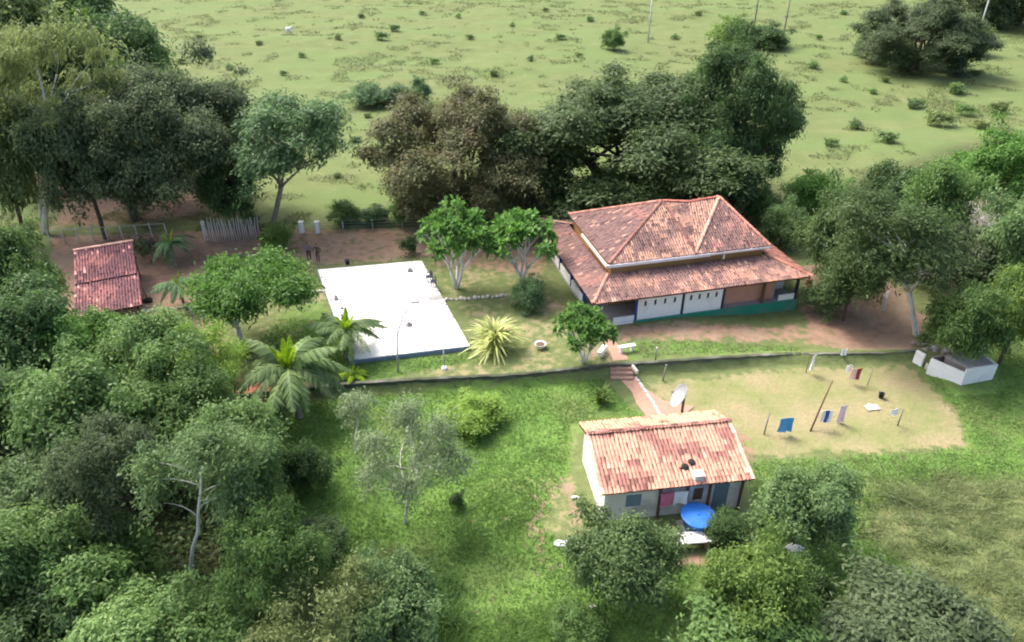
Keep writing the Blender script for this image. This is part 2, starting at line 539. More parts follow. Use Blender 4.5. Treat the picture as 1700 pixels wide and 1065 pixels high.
def ground_mat():
    m = bpy.data.materials.new('ground_soil_and_grass')
    t, n, l, p = nodes(m)
    geo = n.new('ShaderNodeNewGeometry')
    def noise(scale, detail=4, stretch=None):
        nz = n.new('ShaderNodeTexNoise')
        nz.inputs['Scale'].default_value = scale
        nz.inputs['Detail'].default_value = detail
        if stretch:
            mp = n.new('ShaderNodeMapping')
            mp.inputs['Scale'].default_value = stretch
            l.new(geo.outputs['Position'], mp.inputs[0])
            l.new(mp.outputs[0], nz.inputs['Vector'])
        else:
            l.new(geo.outputs['Position'], nz.inputs['Vector'])
        return nz.outputs[0]
    def rng(x, a, b, c=0., d=1.):
        r = n.new('ShaderNodeMapRange')
        for i, v in enumerate((a, b, c, d)):
            r.inputs[i + 1].default_value = v
        l.new(x, r.inputs[0])
        return r.outputs[0]
    def mix(f, a, b):
        x = n.new('ShaderNodeMix')
        x.data_type = 'RGBA'
        l.new(f, x.inputs[0])
        for s, c in ((6, a), (7, b)):
            if isinstance(c, tuple):
                x.inputs[s].default_value = (*c, 1)
            else:
                l.new(c, x.inputs[s])
        return x.outputs[2]
    def add(a, b):
        x = n.new('ShaderNodeMath')
        x.operation = 'ADD'
        l.new(a, x.inputs[0])
        l.new(b, x.inputs[1])
        return x.outputs[0]
    n1, n2, n3, n4 = noise(.35), noise(1.7, 5), noise(6, 4), noise(.045, 3, (1, 2.2, 1))
    z1 = n.new('ShaderNodeAttribute'); z1.attribute_name = 'zone'
    z2 = n.new('ShaderNodeAttribute'); z2.attribute_name = 'zone2'
    s1 = n.new('ShaderNodeSeparateColor'); l.new(z1.outputs['Color'], s1.inputs[0])
    s2 = n.new('ShaderNodeSeparateColor'); l.new(z2.outputs['Color'], s2.inputs[0])
    jit = add(add(rng(n2, .3, .7, -.34, .34), rng(n3, .3, .7, -.2, .2)), rng(n1, .3, .7, -.2, .2))
    def wgt(sock):
        return rng(add(sock, jit), .36, .64)
    yard = mix(rng(n2, .3, .7), (.100, .135, .050), (.155, .185, .075))
    past = mix(rng(n1, .3, .7), (.105, .142, .050), (.142, .170, .068))
    past = mix(rng(n4, .42, .62), past, (.115, .168, .058))
    past = mix(rng(n2, .55, .72, 0, .4), past, (.12, .145, .055))
    lush = mix(rng(n1, .35, .65), (.100, .205, .040), (.145, .262, .056))
    lush = mix(rng(n2, .35, .7, 0, .6), lush, (.10, .185, .042))
    lush = mix(rng(noise(.16, 4), .52, .68, 0, .75), lush, (.17, .205, .075))
    dry = mix(rng(n1, .35, .65), (.195, .215, .085), (.285, .245, .140))
    dry = mix(rng(n2, .5, .7, 0, .5), dry, (.30, .235, .14))
    earth = mix(rng(n2, .3, .7), (.215, .128, .095), (.31, .198, .15))
    earth = mix(rng(n1, .45, .65, 0, .6), earth, (.27, .215, .155))
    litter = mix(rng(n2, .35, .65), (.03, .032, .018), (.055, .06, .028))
    c = mix(wgt(s2.outputs[0]), yard, past)
    c = mix(wgt(s1.outputs[2]), c, lush)
    c = mix(wgt(s1.outputs[1]), c, dry)
    c = mix(wgt(s1.outputs[0]), c, earth)
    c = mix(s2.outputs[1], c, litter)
    c = mix(rng(n3, .3, .75, 0, .35), c, (.10, .11, .045))
    l.new(c, p.inputs['Base Color'])
    p.inputs['Roughness'].default_value = .95
    p.inputs['Specular IOR Level'].default_value = .1
    b = n.new('ShaderNodeBump')
    b.inputs['Strength'].default_value = .55
    b.inputs['Distance'].default_value = .12
    l.new(add(n2, n3), b.inputs['Height'])
    l.new(b.outputs[0], p.inputs['Normal'])
    return m

g = link('ground', me, ground_mat())
struct(g)

# ---------------------------------------------------------------- path from the house to the cottage
def strip(name, cen, wid, m, dz=.03, thick=.25, sub=6):
    """paved strip laid along a line of ground points"""
    cen = [Vector((*G(px, py, -.3), 0)) for px, py in cen]
    pts, ws = [], []
    for i in range(len(cen) - 1):
        for k in range(sub):
            t = k / sub
            pts.append(cen[i].lerp(cen[i + 1], t))
            ws.append(wid[i] * (1 - t) + wid[i + 1] * t)
    pts.append(cen[-1]); ws.append(wid[-1])
    v, q = [], []
    for i, p in enumerate(pts):
        d = (pts[min(i + 1, len(pts) - 1)] - pts[max(i - 1, 0)]).normalized()
        s = Vector((-d.y, d.x, 0)) * ws[i] / 2
        for sg in (1, -1):
            e = p + s * sg * random.uniform(.93, 1.07)
            z = max(float(hgt(e.x, e.y)), float(hgt(p.x, p.y))) + dz
            v += [(e.x, e.y, z), (e.x, e.y, z - thick)]
    for i in range(len(pts) - 1):
        a, b = i * 4, i * 4 + 4
        q += [(a, b, b + 2, a + 2), (a + 1, b + 1, b, a), (a + 2, b + 2, b + 3, a + 3)]
    me = bpy.data.meshes.new(name)
    me.from_pydata(v, [], q)
    me.update()
    return struct(link(name, me, m))

strip('path', [(1003, 560), (1020, 585), (1030, 604)], [.8, .9, 1.1], M['brick'])
strip('path', [(1034, 612), (1060, 640), (1085, 668), (1125, 690)], [1.2, 1.0, 1.9, 3.6], M['brick'])
# pale kerb along the lower path
kb = thing('path_kerb', 'pale kerb stones along the brick path down to the cottage', 'kerb')
kp = [(1048, 618), (1062, 636), (1074, 654), (1086, 672), (1096, 690)]
for i in range(len(kp) - 1):
    for k in range(2):
        a = Vector(ground(kp[i][0] + (kp[i + 1][0] - kp[i][0]) * k / 2, kp[i][1] + (kp[i + 1][1] - kp[i][1]) * k / 2))
        b = Vector(ground(kp[i][0] + (kp[i + 1][0] - kp[i][0]) * (k + .92) / 2, kp[i][1] + (kp[i + 1][1] - kp[i][1]) * (k + .92) / 2))
        d = b - a
        o = box('kerb_stone', (0, -.09, -.15), (d.length, .09, .12), M['stone'], kb, .03)
        o.location = a
        o.rotation_euler = (0, 0, math.atan2(d.y, d.x))

# ---------------------------------------------------------------- terrace wall
def terrace_wall():
    v, q = [], []
    v2, q2 = [], []
    N = 160
    S = np.linspace(0, 1, N)
    L = np.concatenate([[0], np.cumsum(np.hypot(np.diff(WX), np.diff(WY)))])
    x = np.interp(S * L[-1], L, WX)
    y = np.interp(S * L[-1], L, WY)
    for i in range(N):
        top = float(hgt(x[i], y[i] + .5)) + .10 + random.uniform(-.02, .03)
        bot = float(hgt(x[i], y[i] - 1.0)) - .3
        f = y[i] - .12 + random.uniform(-.02, .02)
        b = y[i] + .06
        v += [(x[i], f, bot), (x[i], f, top), (x[i], b, top), (x[i], b, bot)]
        v2 += [(x[i], f - .04, top), (x[i], f - .04, top + .07), (x[i], b + .03, top + .07), (x[i], b + .03, top)]
    for i in range(N - 1):
        a, c = i * 4, i * 4 + 4
        q += [(a, c, c + 1, a + 1), (a + 2, c + 2, c + 3, a + 3)]
        q2 += [(a, c, c + 1, a + 1), (a + 1, c + 1, c + 2, a + 2), (a + 2, c + 2, c + 3, a + 3), (a + 3, c + 3, c, a)]
    for qq in (q, q2):
        e = (N - 1) * 4
        qq += [(0, 1, 2, 3), (e, e + 3, e + 2, e + 1)]
    root = thing('terrace_wall', 'long mossy retaining wall with shade-darkened face between upper yard and lower lawn', 'wall')
    for nm, vv, qq, m in (('wall_face', v, q, M['darkwall']), ('coping', v2, q2, M['walltop'])):
        me = bpy.data.meshes.new(nm)
        me.from_pydata(vv, [], qq)
        me.update()
        link(nm, me, m, root)
    # steps through the wall
terrace_wall()
st = thing('garden_steps', 'short brick steps through the dark wall between the white benches', 'steps')
x0, y0, z0 = ground(1031, 606)
for k in range(3):
    box('step', (x0 - .75, y0 - .9 + k * .3, -.8), (x0 + .75, y0 - .6 + k * .3 + .02, -.42 + k * .19), M['brick'], st, .02)

# ================================================================ roofs
def tile_cols(p, base, dark, amount, seed, light=None):
    """colour of each tile: base clay with lichen stains and single odd tiles"""
    s = fbm(p[:, 0] * .5, p[:, 1] * .5 + p[:, 2], seed, 3)
    s2 = vnoise(p[:, 0] * 2.3, p[:, 1] * 2.3, p[:, 2] * 2.3, seed + 4)
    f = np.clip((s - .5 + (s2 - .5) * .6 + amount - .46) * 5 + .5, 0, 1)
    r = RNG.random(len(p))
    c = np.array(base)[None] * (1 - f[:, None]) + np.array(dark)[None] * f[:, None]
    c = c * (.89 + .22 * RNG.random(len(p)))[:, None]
    odd = r < .09
    c[odd] *= .62
    if light is not None:
        lt = r > .965
        c[lt] = np.array(light)[None] * (.85 + .25 * RNG.random(lt.sum()))[:, None]
    return c

TA, TB = .20, .36                               # tile pitch across and along the slope
UT = np.array([.80, .90, .8]) * np.array([(-.125, 0, .0), (-.075, 0, .085), (.075, 0, .085), (.125, 0, .0),
               (-.100, .46, .02), (-.055, .46, .085), (.055, .46, .085), (.10, .46, .02)])
UQ = np.array([(0, 1, 5, 4), (1, 2, 6, 5), (2, 3, 7, 6)])

def slope_frame(poly):
    P = [Vector(p) for p in poly]
    n = Vector((0, 0, 0))
    for i in range(1, len(P) - 1):
        n += (P[i] - P[0]).cross(P[i + 1] - P[0])
    n.normalize()
    if n.z < 0:
        n = -n
    e = Vector((0, 0, 1)).cross(n).normalized()
    return P, e, n.cross(e), n

def tile_slope(parent, poly, base, dark, amount=.5, seed=1, light=None, singles=0, name='roof_tiles'):
    """lay barrel tiles on a planar roof face; poly[0]-poly[1] is the eave"""
    P, e, u, n = slope_frame(poly)
    O = min(P, key=lambda p: p.z)
    q2 = [((p - O).dot(e), (p - O).dot(u)) for p in P]
    amin, amax = min(a for a, b in q2), max(a for a, b in q2)
    bmax = max(b for a, b in q2)
    a = np.arange(amin + TA / 2, amax, TA)
    b = np.arange(-.05, bmax - .1, TB)
    A, B = np.meshgrid(a, b)
    A, B = A.ravel(), B.ravel()
    w_ = polyw(q2, .001, True, A, np.clip(B + .2, .01, bmax - .02))
    k = w_ > .5
    A, B = A[k], B[k]
    A = A + RNG.normal(0, .012, len(A))
    e_, u_, n_ = [np.array(t) for t in (e, u, n)]
    cen = np.array(O)[None] + A[:, None] * e_ + B[:, None] * u_ + n_ * .03
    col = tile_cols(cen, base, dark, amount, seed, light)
    lift = RNG.normal(0, .012, len(A))
    order = np.argsort(B + RNG.random(len(B)) * .01)
    single, rest = order[:singles], order[singles:]
    if len(rest):
        T = (UT[None, :, 0, None] * e_ + UT[None, :, 1, None] * u_ + UT[None, :, 2, None] * n_)
        V = cen[rest][:, None] + T + (lift[rest][:, None, None]) * n_
        Q = (UQ[None] + (np.arange(len(rest)) * 8)[:, None, None]).reshape(-1, 4)
        link(name, from_arrays(name, V.reshape(-1, 3), Q, col=np.repeat(col[rest], 8, 0)), M['tile'], parent, kind='stuff')
    if singles:
        me = bpy.data.meshes.get('single_tile')
        if me is None:
            me = from_arrays('single_tile', UT, UQ)
            me.materials.append(M['tileobj'])
        rm = Matrix((e, u, n)).transposed().to_4x4()
        for i in single:
            o = link('roof_tile', me, None, parent)
            o.matrix_local = Matrix.Translation(Vector(cen[i] + lift[i] * n_)) @ rm
            o.color = (*[float(c) for c in col[i]], 1)
    me = bpy.data.meshes.new('roof_deck')
    lo = [p - n * .02 for p in P] + [p - n * .12 for p in P]
    N = len(P)
    me.from_pydata([tuple(p) for p in lo], [], [tuple(range(N)), tuple(range(2 * N - 1, N - 1, -1))] + [(i, i + N, (i + 1) % N + N, (i + 1) % N) for i in range(N)])
    me.update()
    link('roof_deck', me, M['deck'], parent)

def ridge(parent, a, b, col, seed=3, r=.14, var=.3, name='ridge_cap'):
    """row of cap tiles from a (high) to b"""
    a, b = Vector(a), Vector(b)
    L = (b - a).length
    nn = max(2, int(L / .38))
    d = (b - a).normalized()
    s = d.cross(Vector((0, 0, 1))).normalized()
    up = s.cross(d)
    V, Q, C = [], [], []
    for i in range(nn):
        p0, p1 = a + d * (L * i / nn), a + d * (L * (i + 1.12) / nn)
        c = np.array(col) * random.uniform(1 - var, 1 + var)
        k = len(V)
        for p, rr in ((p0, r * .85), (p1, r)):
            for t in (-1.35, -.6, 0, .6, 1.35):
                V.append(p + s * math.sin(t) * rr + up * (math.cos(t) * rr * .8 + .05))
                C.append(c)
        Q += [(k + j, k + j + 1, k + j + 6, k + j + 5) for j in range(4)]
    link(name, from_arrays(name, np.array([tuple(v) for v in V]), Q, col=np.array(C), smoothf=False), M['tile'], parent, kind='stuff')

CLAY = (.37, .205, .158)
CLAYD = (.195, .118, .106)
CLAYL = (.46, .28, .21)

# ================================================================ main house
H = thing('farm_house', 'large farmhouse with stepped red tile hip roof, blue posts and green plinth', 'house', (5.75, 44.18, 0), R(14))
UW, VD, EZ = 17.4, 15.5, 2.3
IU0, IU1, IV0, IV1 = 2.1, 15.2, 2.8, 12.2
box('floor_slab', (.5, .5, -1.2), (16.95, 15.0, .12), M['grey'], H, .03)
box('plinth', (3.4, .40, -1.2), (17.0, .497, .16), M['green'], H, .01)
box('plinth', (16.953, .40, -1.2), (17.05, 14.9, .16), M['green'], H, .01)
box('floor_edge', (.44, .44, -.02), (3.39, .497, .15), M['white'], H, .01)
box('wall', (2.4, 3.1, .12), (14.9, 12.0, 3.74), M['ochre'], H, .02)
# front: posts, white panels with dark boxes painted as small openings, salmon bays
for i, uu in enumerate((3.5, 7.2, 10.5, 13.9, 16.75)):
    o = box('post', (uu, .53, .121), (uu + .2, .73, 2.28), M['blue' if i == 0 else ('brownwood' if i == 3 else 'navy')], H, .02)
for a, b in ((3.70, 7.2), (7.4, 10.5)):
    p_ = box('wall_panel', (a, .56, .121), (b, .68, 2.3), M['white'], H, .01)
    p_['label'] = 'white front panel with a row of small openings painted dark'
    nh = 4
    for k in range(nh):
        c = a + (b - a) * (k + .75) / (nh + .5)
        hm = box('opening_shade', (c - .09, .552, 1.28), (c + .09, .60, 1.68), M['dark'], p_, .05)  # dark box proud of the solid panel; recess shade is its colour
        box('sill', (c - .13, .53, 1.24), (c + .05, .575, 1.28), M['bluegrey'], p_, .01)
box('wall_panel', (10.7, 1.05, .121), (15.1, 1.2, 2.5), M['salmonwall'], H, .01)['label'] = 'salmon coloured bay wall set back between posts'
box('wall_panel', (15.1, 1.0, .121), (15.25, 3.0, 2.5), M['grey'], H, .01)
box('wall_panel', (15.25, 2.3, .121), (16.9, 2.42, 2.5), M['white'], H, .01)
box('low_wall', (15.4, .56, .121), (16.75, .66, .62), M['white'], H, .01)
# left veranda: posts and low white walls
vs = (.55, 3.6, 6.6, 9.6, 12.6, 14.7)
for i, vv in enumerate(vs):
    box('post', (.54, vv, .121), (.74, vv + .2, 2.28), M['blue'], H, .02)
for a, b in zip(vs[1:-1], vs[2:]):
    box('low_wall', (.58, a + .2, .121), (.70, b, .78), M['white'], H, .01)
box('low_wall', (1.9, .56, .121), (3.5, .66, .55), M['white'], H, .01)
box('beam', (.56, .55, 2.281), (16.9, .71, 2.38), M['brownwood'], H, .01)
box('beam', (.56, .72, 2.281), (.72, 14.9, 2.38), M['brownwood'], H, .01)
# veranda (skirt) roof
o0, o1, o2, o3 = (0, 0, EZ), (UW, 0, EZ), (UW, VD, EZ), (0, VD, EZ)
SZ = 2.98
i0, i1, i2, i3 = (IU0, IV0, SZ), (IU1, IV0, SZ), (IU1, IV1, SZ), (IU0, IV1, SZ)
tile_slope(H, [o0, o1, i1, i0], CLAY, CLAYD, .50, 3, CLAYL)
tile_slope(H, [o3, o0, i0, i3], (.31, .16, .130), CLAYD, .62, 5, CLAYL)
tile_slope(H, [o1, o2, i2, i1], (.42, .195, .15), CLAYD, .32, 7, CLAYL)
tile_slope(H, [o2, o3, i3, i2], (.38, .18, .135), CLAYD, .4, 9)
ridge(H, (IU0, IV0, SZ + .04), (0, 0, EZ + .04), CLAY, 1)
ridge(H, (IU1, IV0, SZ + .04), (UW, 0, EZ + .04), (.46, .2, .14), 2)
ridge(H, (IU0, IV1, SZ + .04), (0, VD, EZ + .04), (.56, .32, .24), 3)
ridge(H, (IU1, IV1, SZ + .04), (UW, VD, EZ + .04), CLAY, 3)
# upper walls' gutters
box('gutter', (IU0 - .1, IV0 - .22, 3.60), (IU1 - 5.0, IV0 - .02, 3.84), M['gutter'], H, .02)['label'] = 'bright white gutter along the front of the upper roof'
box('gutter', (IU1 - 5.0, IV0 - .2, 3.66), (IU1 + .05, IV0 - .02, 3.82), M['gutter'], H, .02)
box('gutter', (IU0 - .28, IV0 - .2, 3.63), (IU0 - .105, IV1 - 3.8, 3.83), M['palegutter'], H, .02)
box('downpipe', (11.3, IV0 - .21, 3.2), (11.42, IV0 - .10, 3.62), M['gutter'], H, .02)
# upper hip roof: two peaks with a slight saddle between
UZ = 3.86
C0, C2, B2, B0 = (IU0, IV0 - .05, UZ), (IU1, IV0 - .05, UZ), (IU1, IV1, UZ), (IU0, IV1, UZ)
C1 = (9.0, IV0 - .05, UZ)
P1, P2, MM = (8.1, 7.5, 6.3), (13.0, 7.4, 6.2), (10.4, 7.5, 5.98)
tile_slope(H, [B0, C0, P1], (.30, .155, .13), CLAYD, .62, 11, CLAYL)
tile_slope(H, [C0, C1, P1], (.45, .265, .195), CLAYD, .34, 13, CLAYL)
tile_slope(H, [P1, C1, MM], (.43, .245, .18), CLAYD, .36, 15, CLAYL)
tile_slope(H, [C1, P2, MM], (.43, .25, .185), CLAYD, .36, 17, CLAYL)
tile_slope(H, [C1, C2, P2], (.36, .18, .15), CLAYD, .56, 19, CLAYL)
tile_slope(H, [C2, B2, P2], (.41, .21, .165), CLAYD, .35, 21, CLAYL)
tile_slope(H, [B2, B0, P1], CLAY, CLAYD, .4, 23)
tile_slope(H, [B2, P1, MM], CLAY, CLAYD, .4, 23)
tile_slope(H, [B2, MM, P2], CLAY, CLAYD, .4, 23)
for a, b, c in ((P1, C0, (.30, .14, .11)), (P1, C1, (.22, .10, .085)), (P1, MM, (.5, .17, .12)), (MM, P2, (.5, .17, .12)), (P2, C1, (.56, .33, .24)), (P2, C2, (.5, .24, .18)),
                (P2, B2, (.52, .3, .22)), (P1, B0, (.46, .2, .15))):
    if a is MM:
        a, b = b, a
    ridge(H, (a[0], a[1], a[2] + .03), (b[0], b[1], b[2] + .03), c)

# ================================================================ cottage (lower house)
S = thing('cottage', 'small white cottage with pale orange tile roof on the lower lawn', 'house', (4.5, 26.3, -.6), R(8))
SW, SV, SRV = 8.0, 5.3, 3.5
SE, SR, SB = 2.3, 3.25, 2.5
box('wall', (.25, .29, -.5), (.40, 5.0, 2.28), M['white'], S, .01)['label'] = 'bright white side wall'
box('wall', (7.6, .29, -.5), (7.75, 5.0, 2.28), M['white'], S, .01)
box('wall', (.401, 4.86, -.5), (7.599, 5.0, 2.38), M['white'], S, .01)
box('wall', (.401, .30, -.5), (7.599, .44, 2.34), M['shadedwhite'], S, .01)['label'] = 'white front wall with its shade painted in grey'
box('floor_slab', (.42, .45, -.5), (7.58, 4.84, .06), M['grey'], S, .02)
# gables on both ends
for ua, ub in ((.252, .398), (7.602, 7.748)):
    me = bpy.data.meshes.new('gable')
    pr = [(.46, 2.281), (5.0, 2.281), (5.0, 2.40), (SRV, SR - .16), (.46, 2.30)]
    v = [(ua, a, b) for a, b in pr] + [(ub, a, b) for a, b in pr]
    n_ = len(pr)
    me.from_pydata(v, [], [tuple(range(n_ - 1, -1, -1)), tuple(range(n_, 2 * n_))] + [(i, (i + 1) % n_, (i + 1) % n_ + n_, i + n_) for i in range(n_)])
    me.update()
    link('gable', me, M['white'], S)
for uu in (3.1, 4.55, 5.75, 7.5):
    box('post', (uu, .12, -.4), (uu + .12, .24, 2.28), M['brownwood'], S, .01)
box('door', (6.1, .265, .061), (6.9, .302, 2.0), M['bluegrey'], S, .01)
box('window', (1.4, .27, .95), (2.2, .302, 1.75), M['bluegrey'], S, .01)
box('window', (5.0, .27, .95), (5.5, .302, 1.75), M['brownwood'], S, .01)
f0, f1, r1, r0 = (0, 0, SE), (SW, 0, SE), (SW, SRV, SR), (0, SRV, SR)
tile_slope(S, [f0, f1, r1, r0], (.54, .295, .21), (.31, .15, .12), .32, 31, (.58, .36, .27), singles=300)
tile_slope(S, [(SW, SV, SB), (0, SV, SB), r0, r1], (.55, .32, .20), (.28, .14, .11), .34, 33, (.58, .38, .28))
ridge(S, (0, SRV, SR + .03), (SW, SRV, SR + .03), (.30, .14, .12), var=.5)
ridge(S, (.06, SRV, SR - .02), (.06, 0, SE - .02), (.55, .34, .25))
ridge(S, (SW - .06, SRV, SR - .02), (SW - .06, 0, SE - .02), (.62, .42, .30))
ch = box('chimney', (4.85, .12, 2.25), (5.35, .52, 2.72), M['white'], S, .02)
box('chimney_cap', (4.8, .07, 2.722), (5.4, .57, 2.78), M['cl_salmon'], ch, .01)
for uu, vv in ((4.62, 1.0), (5.05, 1.22)):
    z_ = SE + (SR - SE) * vv / SRV
    o = lathe('roof_hole_shade', [(.02, .14), (.19, .14), (.21, .10), (.21, 0)], M['dark'], S, 12)  # raised drum, the darkness of a hole painted as its colour
    o.location = (uu, vv, z_)
    o.rotation_euler = (math.atan2(SR - SE, SRV), 0, 0)

# ================================================================ white slab
def slab():
    c = [G(527, 447, .35), G(580, 598, .35), G(781, 574, .35), G(700, 432, .35)]
    root = thing('concrete_slab', 'brilliant white raised concrete slab with blue grey edge', 'slab')
    bm = bmesh.new()
    lo = [bm.verts.new((x, y, -.3)) for x, y in c]
    hi = [bm.verts.new((x, y, .30)) for x, y in c]
    bm.faces.new(hi)
    bm.faces.new(lo[::-1])
    for i in range(4):
        bm.faces.new((lo[i], lo[(i + 1) % 4], hi[(i + 1) % 4], hi[i]))
    bmesh.ops.recalc_face_normals(bm, faces=bm.faces[:])
    me = bpy.data.meshes.new('base')
    bm.to_mesh(me); bm.free()
    link('base', me, M['bluegrey'], root)
    # poured panels with thin joints
    A, B, C, D = [Vector((*p, 0)) for p in c]
    nu, nv = 3, 5
    def P(s, t):
        return A.lerp(D, s).lerp(B.lerp(C, s), t)
    for i in range(nu):
        for j in range(nv):
            g = .003
            q = [P(i / nu + g, j / nv + g), P(i / nu + g, (j + 1) / nv - g), P((i + 1) / nu - g, (j + 1) / nv - g), P((i + 1) / nu - g, j / nv + g)]
            dz = random.uniform(-.004, .004)
            me = bpy.data.meshes.new('panel')
            me.from_pydata([(p.x, p.y, .301) for p in q] + [(p.x, p.y, .36 + dz) for p in q], [], [(4, 5, 6, 7), (0, 1, 5, 4), (1, 2, 6, 5), (2, 3, 7, 6), (3, 0, 4, 7)])
            me.update()
            link('panel', me, M['slab'], root)
    o = box('drain_cover', (-.55, -.35, 0), (.55, .35, .02), M['grey'], root, .01)
    o.location = (*G(722, 494, .36), .365)
    o.rotation_euler = (0, 0, R(16))
slab()

def slab_litter():
    rg = np.random.default_rng(3)
    c = [np.array(G(*p, .36)) for p in ((527, 447), (700, 432), (781, 574), (580, 598))]
    n = 420
    u, v = rg.random(n), rg.random(n) ** .8
    e = rg.random(n) < .6
    u = np.where(e, np.where(rg.random(n) < .5, .01 + .09 * rg.random(n) ** 2, .99 - .09 * rg.random(n) ** 2), u)
    p = (c[0] * (1 - u)[:, None] + c[1] * u[:, None]) * (1 - v)[:, None] + (c[3] * (1 - u)[:, None] + c[2] * u[:, None]) * v[:, None]
    a = rg.uniform(0, 6.28, n)
    L = rg.uniform(.05, .13, n)
    V = np.zeros((n, 4, 3))
    for i, (f, g_) in enumerate(((1, 0), (0, .45), (-1, 0), (0, -.45))):
        V[:, i, 0] = p[:, 0] + L * (f * np.cos(a) - g_ * np.sin(a))
        V[:, i, 1] = p[:, 1] + L * (f * np.sin(a) + g_ * np.cos(a))
        V[:, i, 2] = .372 + .03 * rg.random(n) * (i % 2)
    o = link('leaf_litter', from_arrays('leaf_litter', V.reshape(-1, 3), np.arange(n * 4).reshape(-1, 4), tint=rg.random(n)), LM['rust'])
    tag(o, 'dry fallen leaves scattered on the white slab', 'leaves', kind='stuff')
slab_litter()

# ================================================================ tiled shelter (left)
T = thing('tiled_shelter', 'open shelter with weathered reddish tile roof beside the woods', 'shelter', (-30.6, 43.3, 0), R(25))
SHC, SHD = (.30, .130, .122), (.155, .072, .082)
tile_slope(T, [(0, 4.1, 2.35), (4.2, 4.1, 2.35), (4.2, 8.1, 3.3), (0, 8.1, 3.3)], SHC, SHD, .55, 41, (.55, .30, .25))
tile_slope(T, [(-.1, 0, 1.7), (4.3, 0, 1.7), (4.3, 4.4, 2.28), (-.1, 4.4, 2.28)], SHC, SHD, .58, 43, (.55, .30, .25))
tile_slope(T, [(4.2, 9.4, 2.7), (0, 9.4, 2.7), (0, 8.1, 3.3), (4.2, 8.1, 3.3)], SHC, SHD, .4, 45)
ridge(T, (0, 8.1, 3.34), (4.2, 8.1, 3.34), (.55, .34, .26))
for uu in (.25, 3.95):
    for vv, zz in ((.3, 1.6), (4.25, 2.1), (8.1, 3.05)):
        box('post', (uu - .08, vv - .08, -.3), (uu + .08, vv + .08, zz), M['brownwood'], T, .02)
for uu in (.25, 3.95):
    tube('rafter', [(uu, .2, 1.58), (uu, 4.3, 2.12), (uu, 8.1, 3.1)], .06, M['brownwood'], T, 6)
box('back_wall', (.4, 8.9, -.3), (3.8, 9.02, 2.6), M['ochre'], T, .02)

# ================================================================ white pen on the right
K = thing('walled_pen', 'low white walled pen with flat grey cover beside the dirt yard', 'shed', (29.42, 38.2, float(hgt(29.6, 38)) - .05), R(14))
def prism(name, pts, z0, z1, m, parent):
    n_ = len(pts)
    me = bpy.data.meshes.new(name)
    me.from_pydata([(a, b, z0) for a, b in pts] + [(a, b, z1) for a, b in pts], [], [tuple(range(n_ - 1, -1, -1)), tuple(range(n_, 2 * n_))] + [(i, (i + 1) % n_, (i + 1) % n_ + n_, i + n_) for i in range(n_)])
    me.update()
    return link(name, me, m, parent)
prism('wall', [(0, 0), (2.45, 0), (2.45, .14), (.05, .14)], -.3, 1.30, M['white'], K)
prism('wall', [(2.31, .141), (2.45, .141), (2.55, 1.9), (2.41, 1.9)], -.3, 1.30, M['white'], K)
prism('wall', [(-.003, .002), (.047, .142), (-.86, 2.0), (-1.0, 1.95)], -.3, 1.05, M['white'], K)
prism('roof_slab', [(.38, .16), (2.30, .16), (2.39, 1.7), (-.15, 1.75)], 1.16, 1.27, M['grey'], K)
prism('inner_wall', [(.40, .2), (.50, .2), (-.02, 1.7), (-.12, 1.7)], -.3, 1.155, M['wood'], K)
prism('back_wall', [(-.8, 1.96), (2.40, 1.92), (2.40, 2.05), (-.8, 2.1)], -.3, 1.1, M['wood'], K)
BW = thing('broken_wall', 'broken low white wall running up from the white pen', 'wall', (28.45, 40.1, -.45), R(30))
box('wall_piece', (-.08, .1, -.3), (.10, .45, .30), M['stone'], BW, .06)
box('wall_piece', (-.07, .65, -.3), (.11, 1.35, .85), M['white'], BW, .05)
# rubble inside
def rock(name, r, m, parent=None, loc=(0, 0, 0), seed=0, sq=(1, 1, .7)):
    bm = bmesh.new()
    bmesh.ops.create_icosphere(bm, subdivisions=2, radius=r)
    rr = random.Random(seed)
    ph = [rr.uniform(0, 6) for _ in range(6)]
    for v in bm.verts:
        d = v.co.normalized()
        k = 1 + .16 * math.sin(3.1 * d.x + ph[0]) + .14 * math.sin(4.3 * d.y + ph[1]) + .12 * math.sin(5.1 * d.z + ph[2]) + rr.uniform(-.04, .04)
        v.co = Vector((v.co.x * sq[0], v.co.y * sq[1], v.co.z * sq[2])) * k
    me = bpy.data.meshes.new(name)
    bm.to_mesh(me); bm.free()
    return link(name, me, m, parent, loc)
rb = thing('rubble_heap', 'heap of grey rubble behind the broken white wall', 'rubble', (*G(1550, 588, -.3), -.35))
for k in range(14):
    t = k / 13
    rock('stone', random.uniform(.18, .36), M['grey' if k % 3 else 'wood'], rb, (-.7 + 2.4 * t + random.uniform(-.3, .3), .9 - 1.5 * t + random.uniform(-.35, .35), random.uniform(.05, .4)), k)

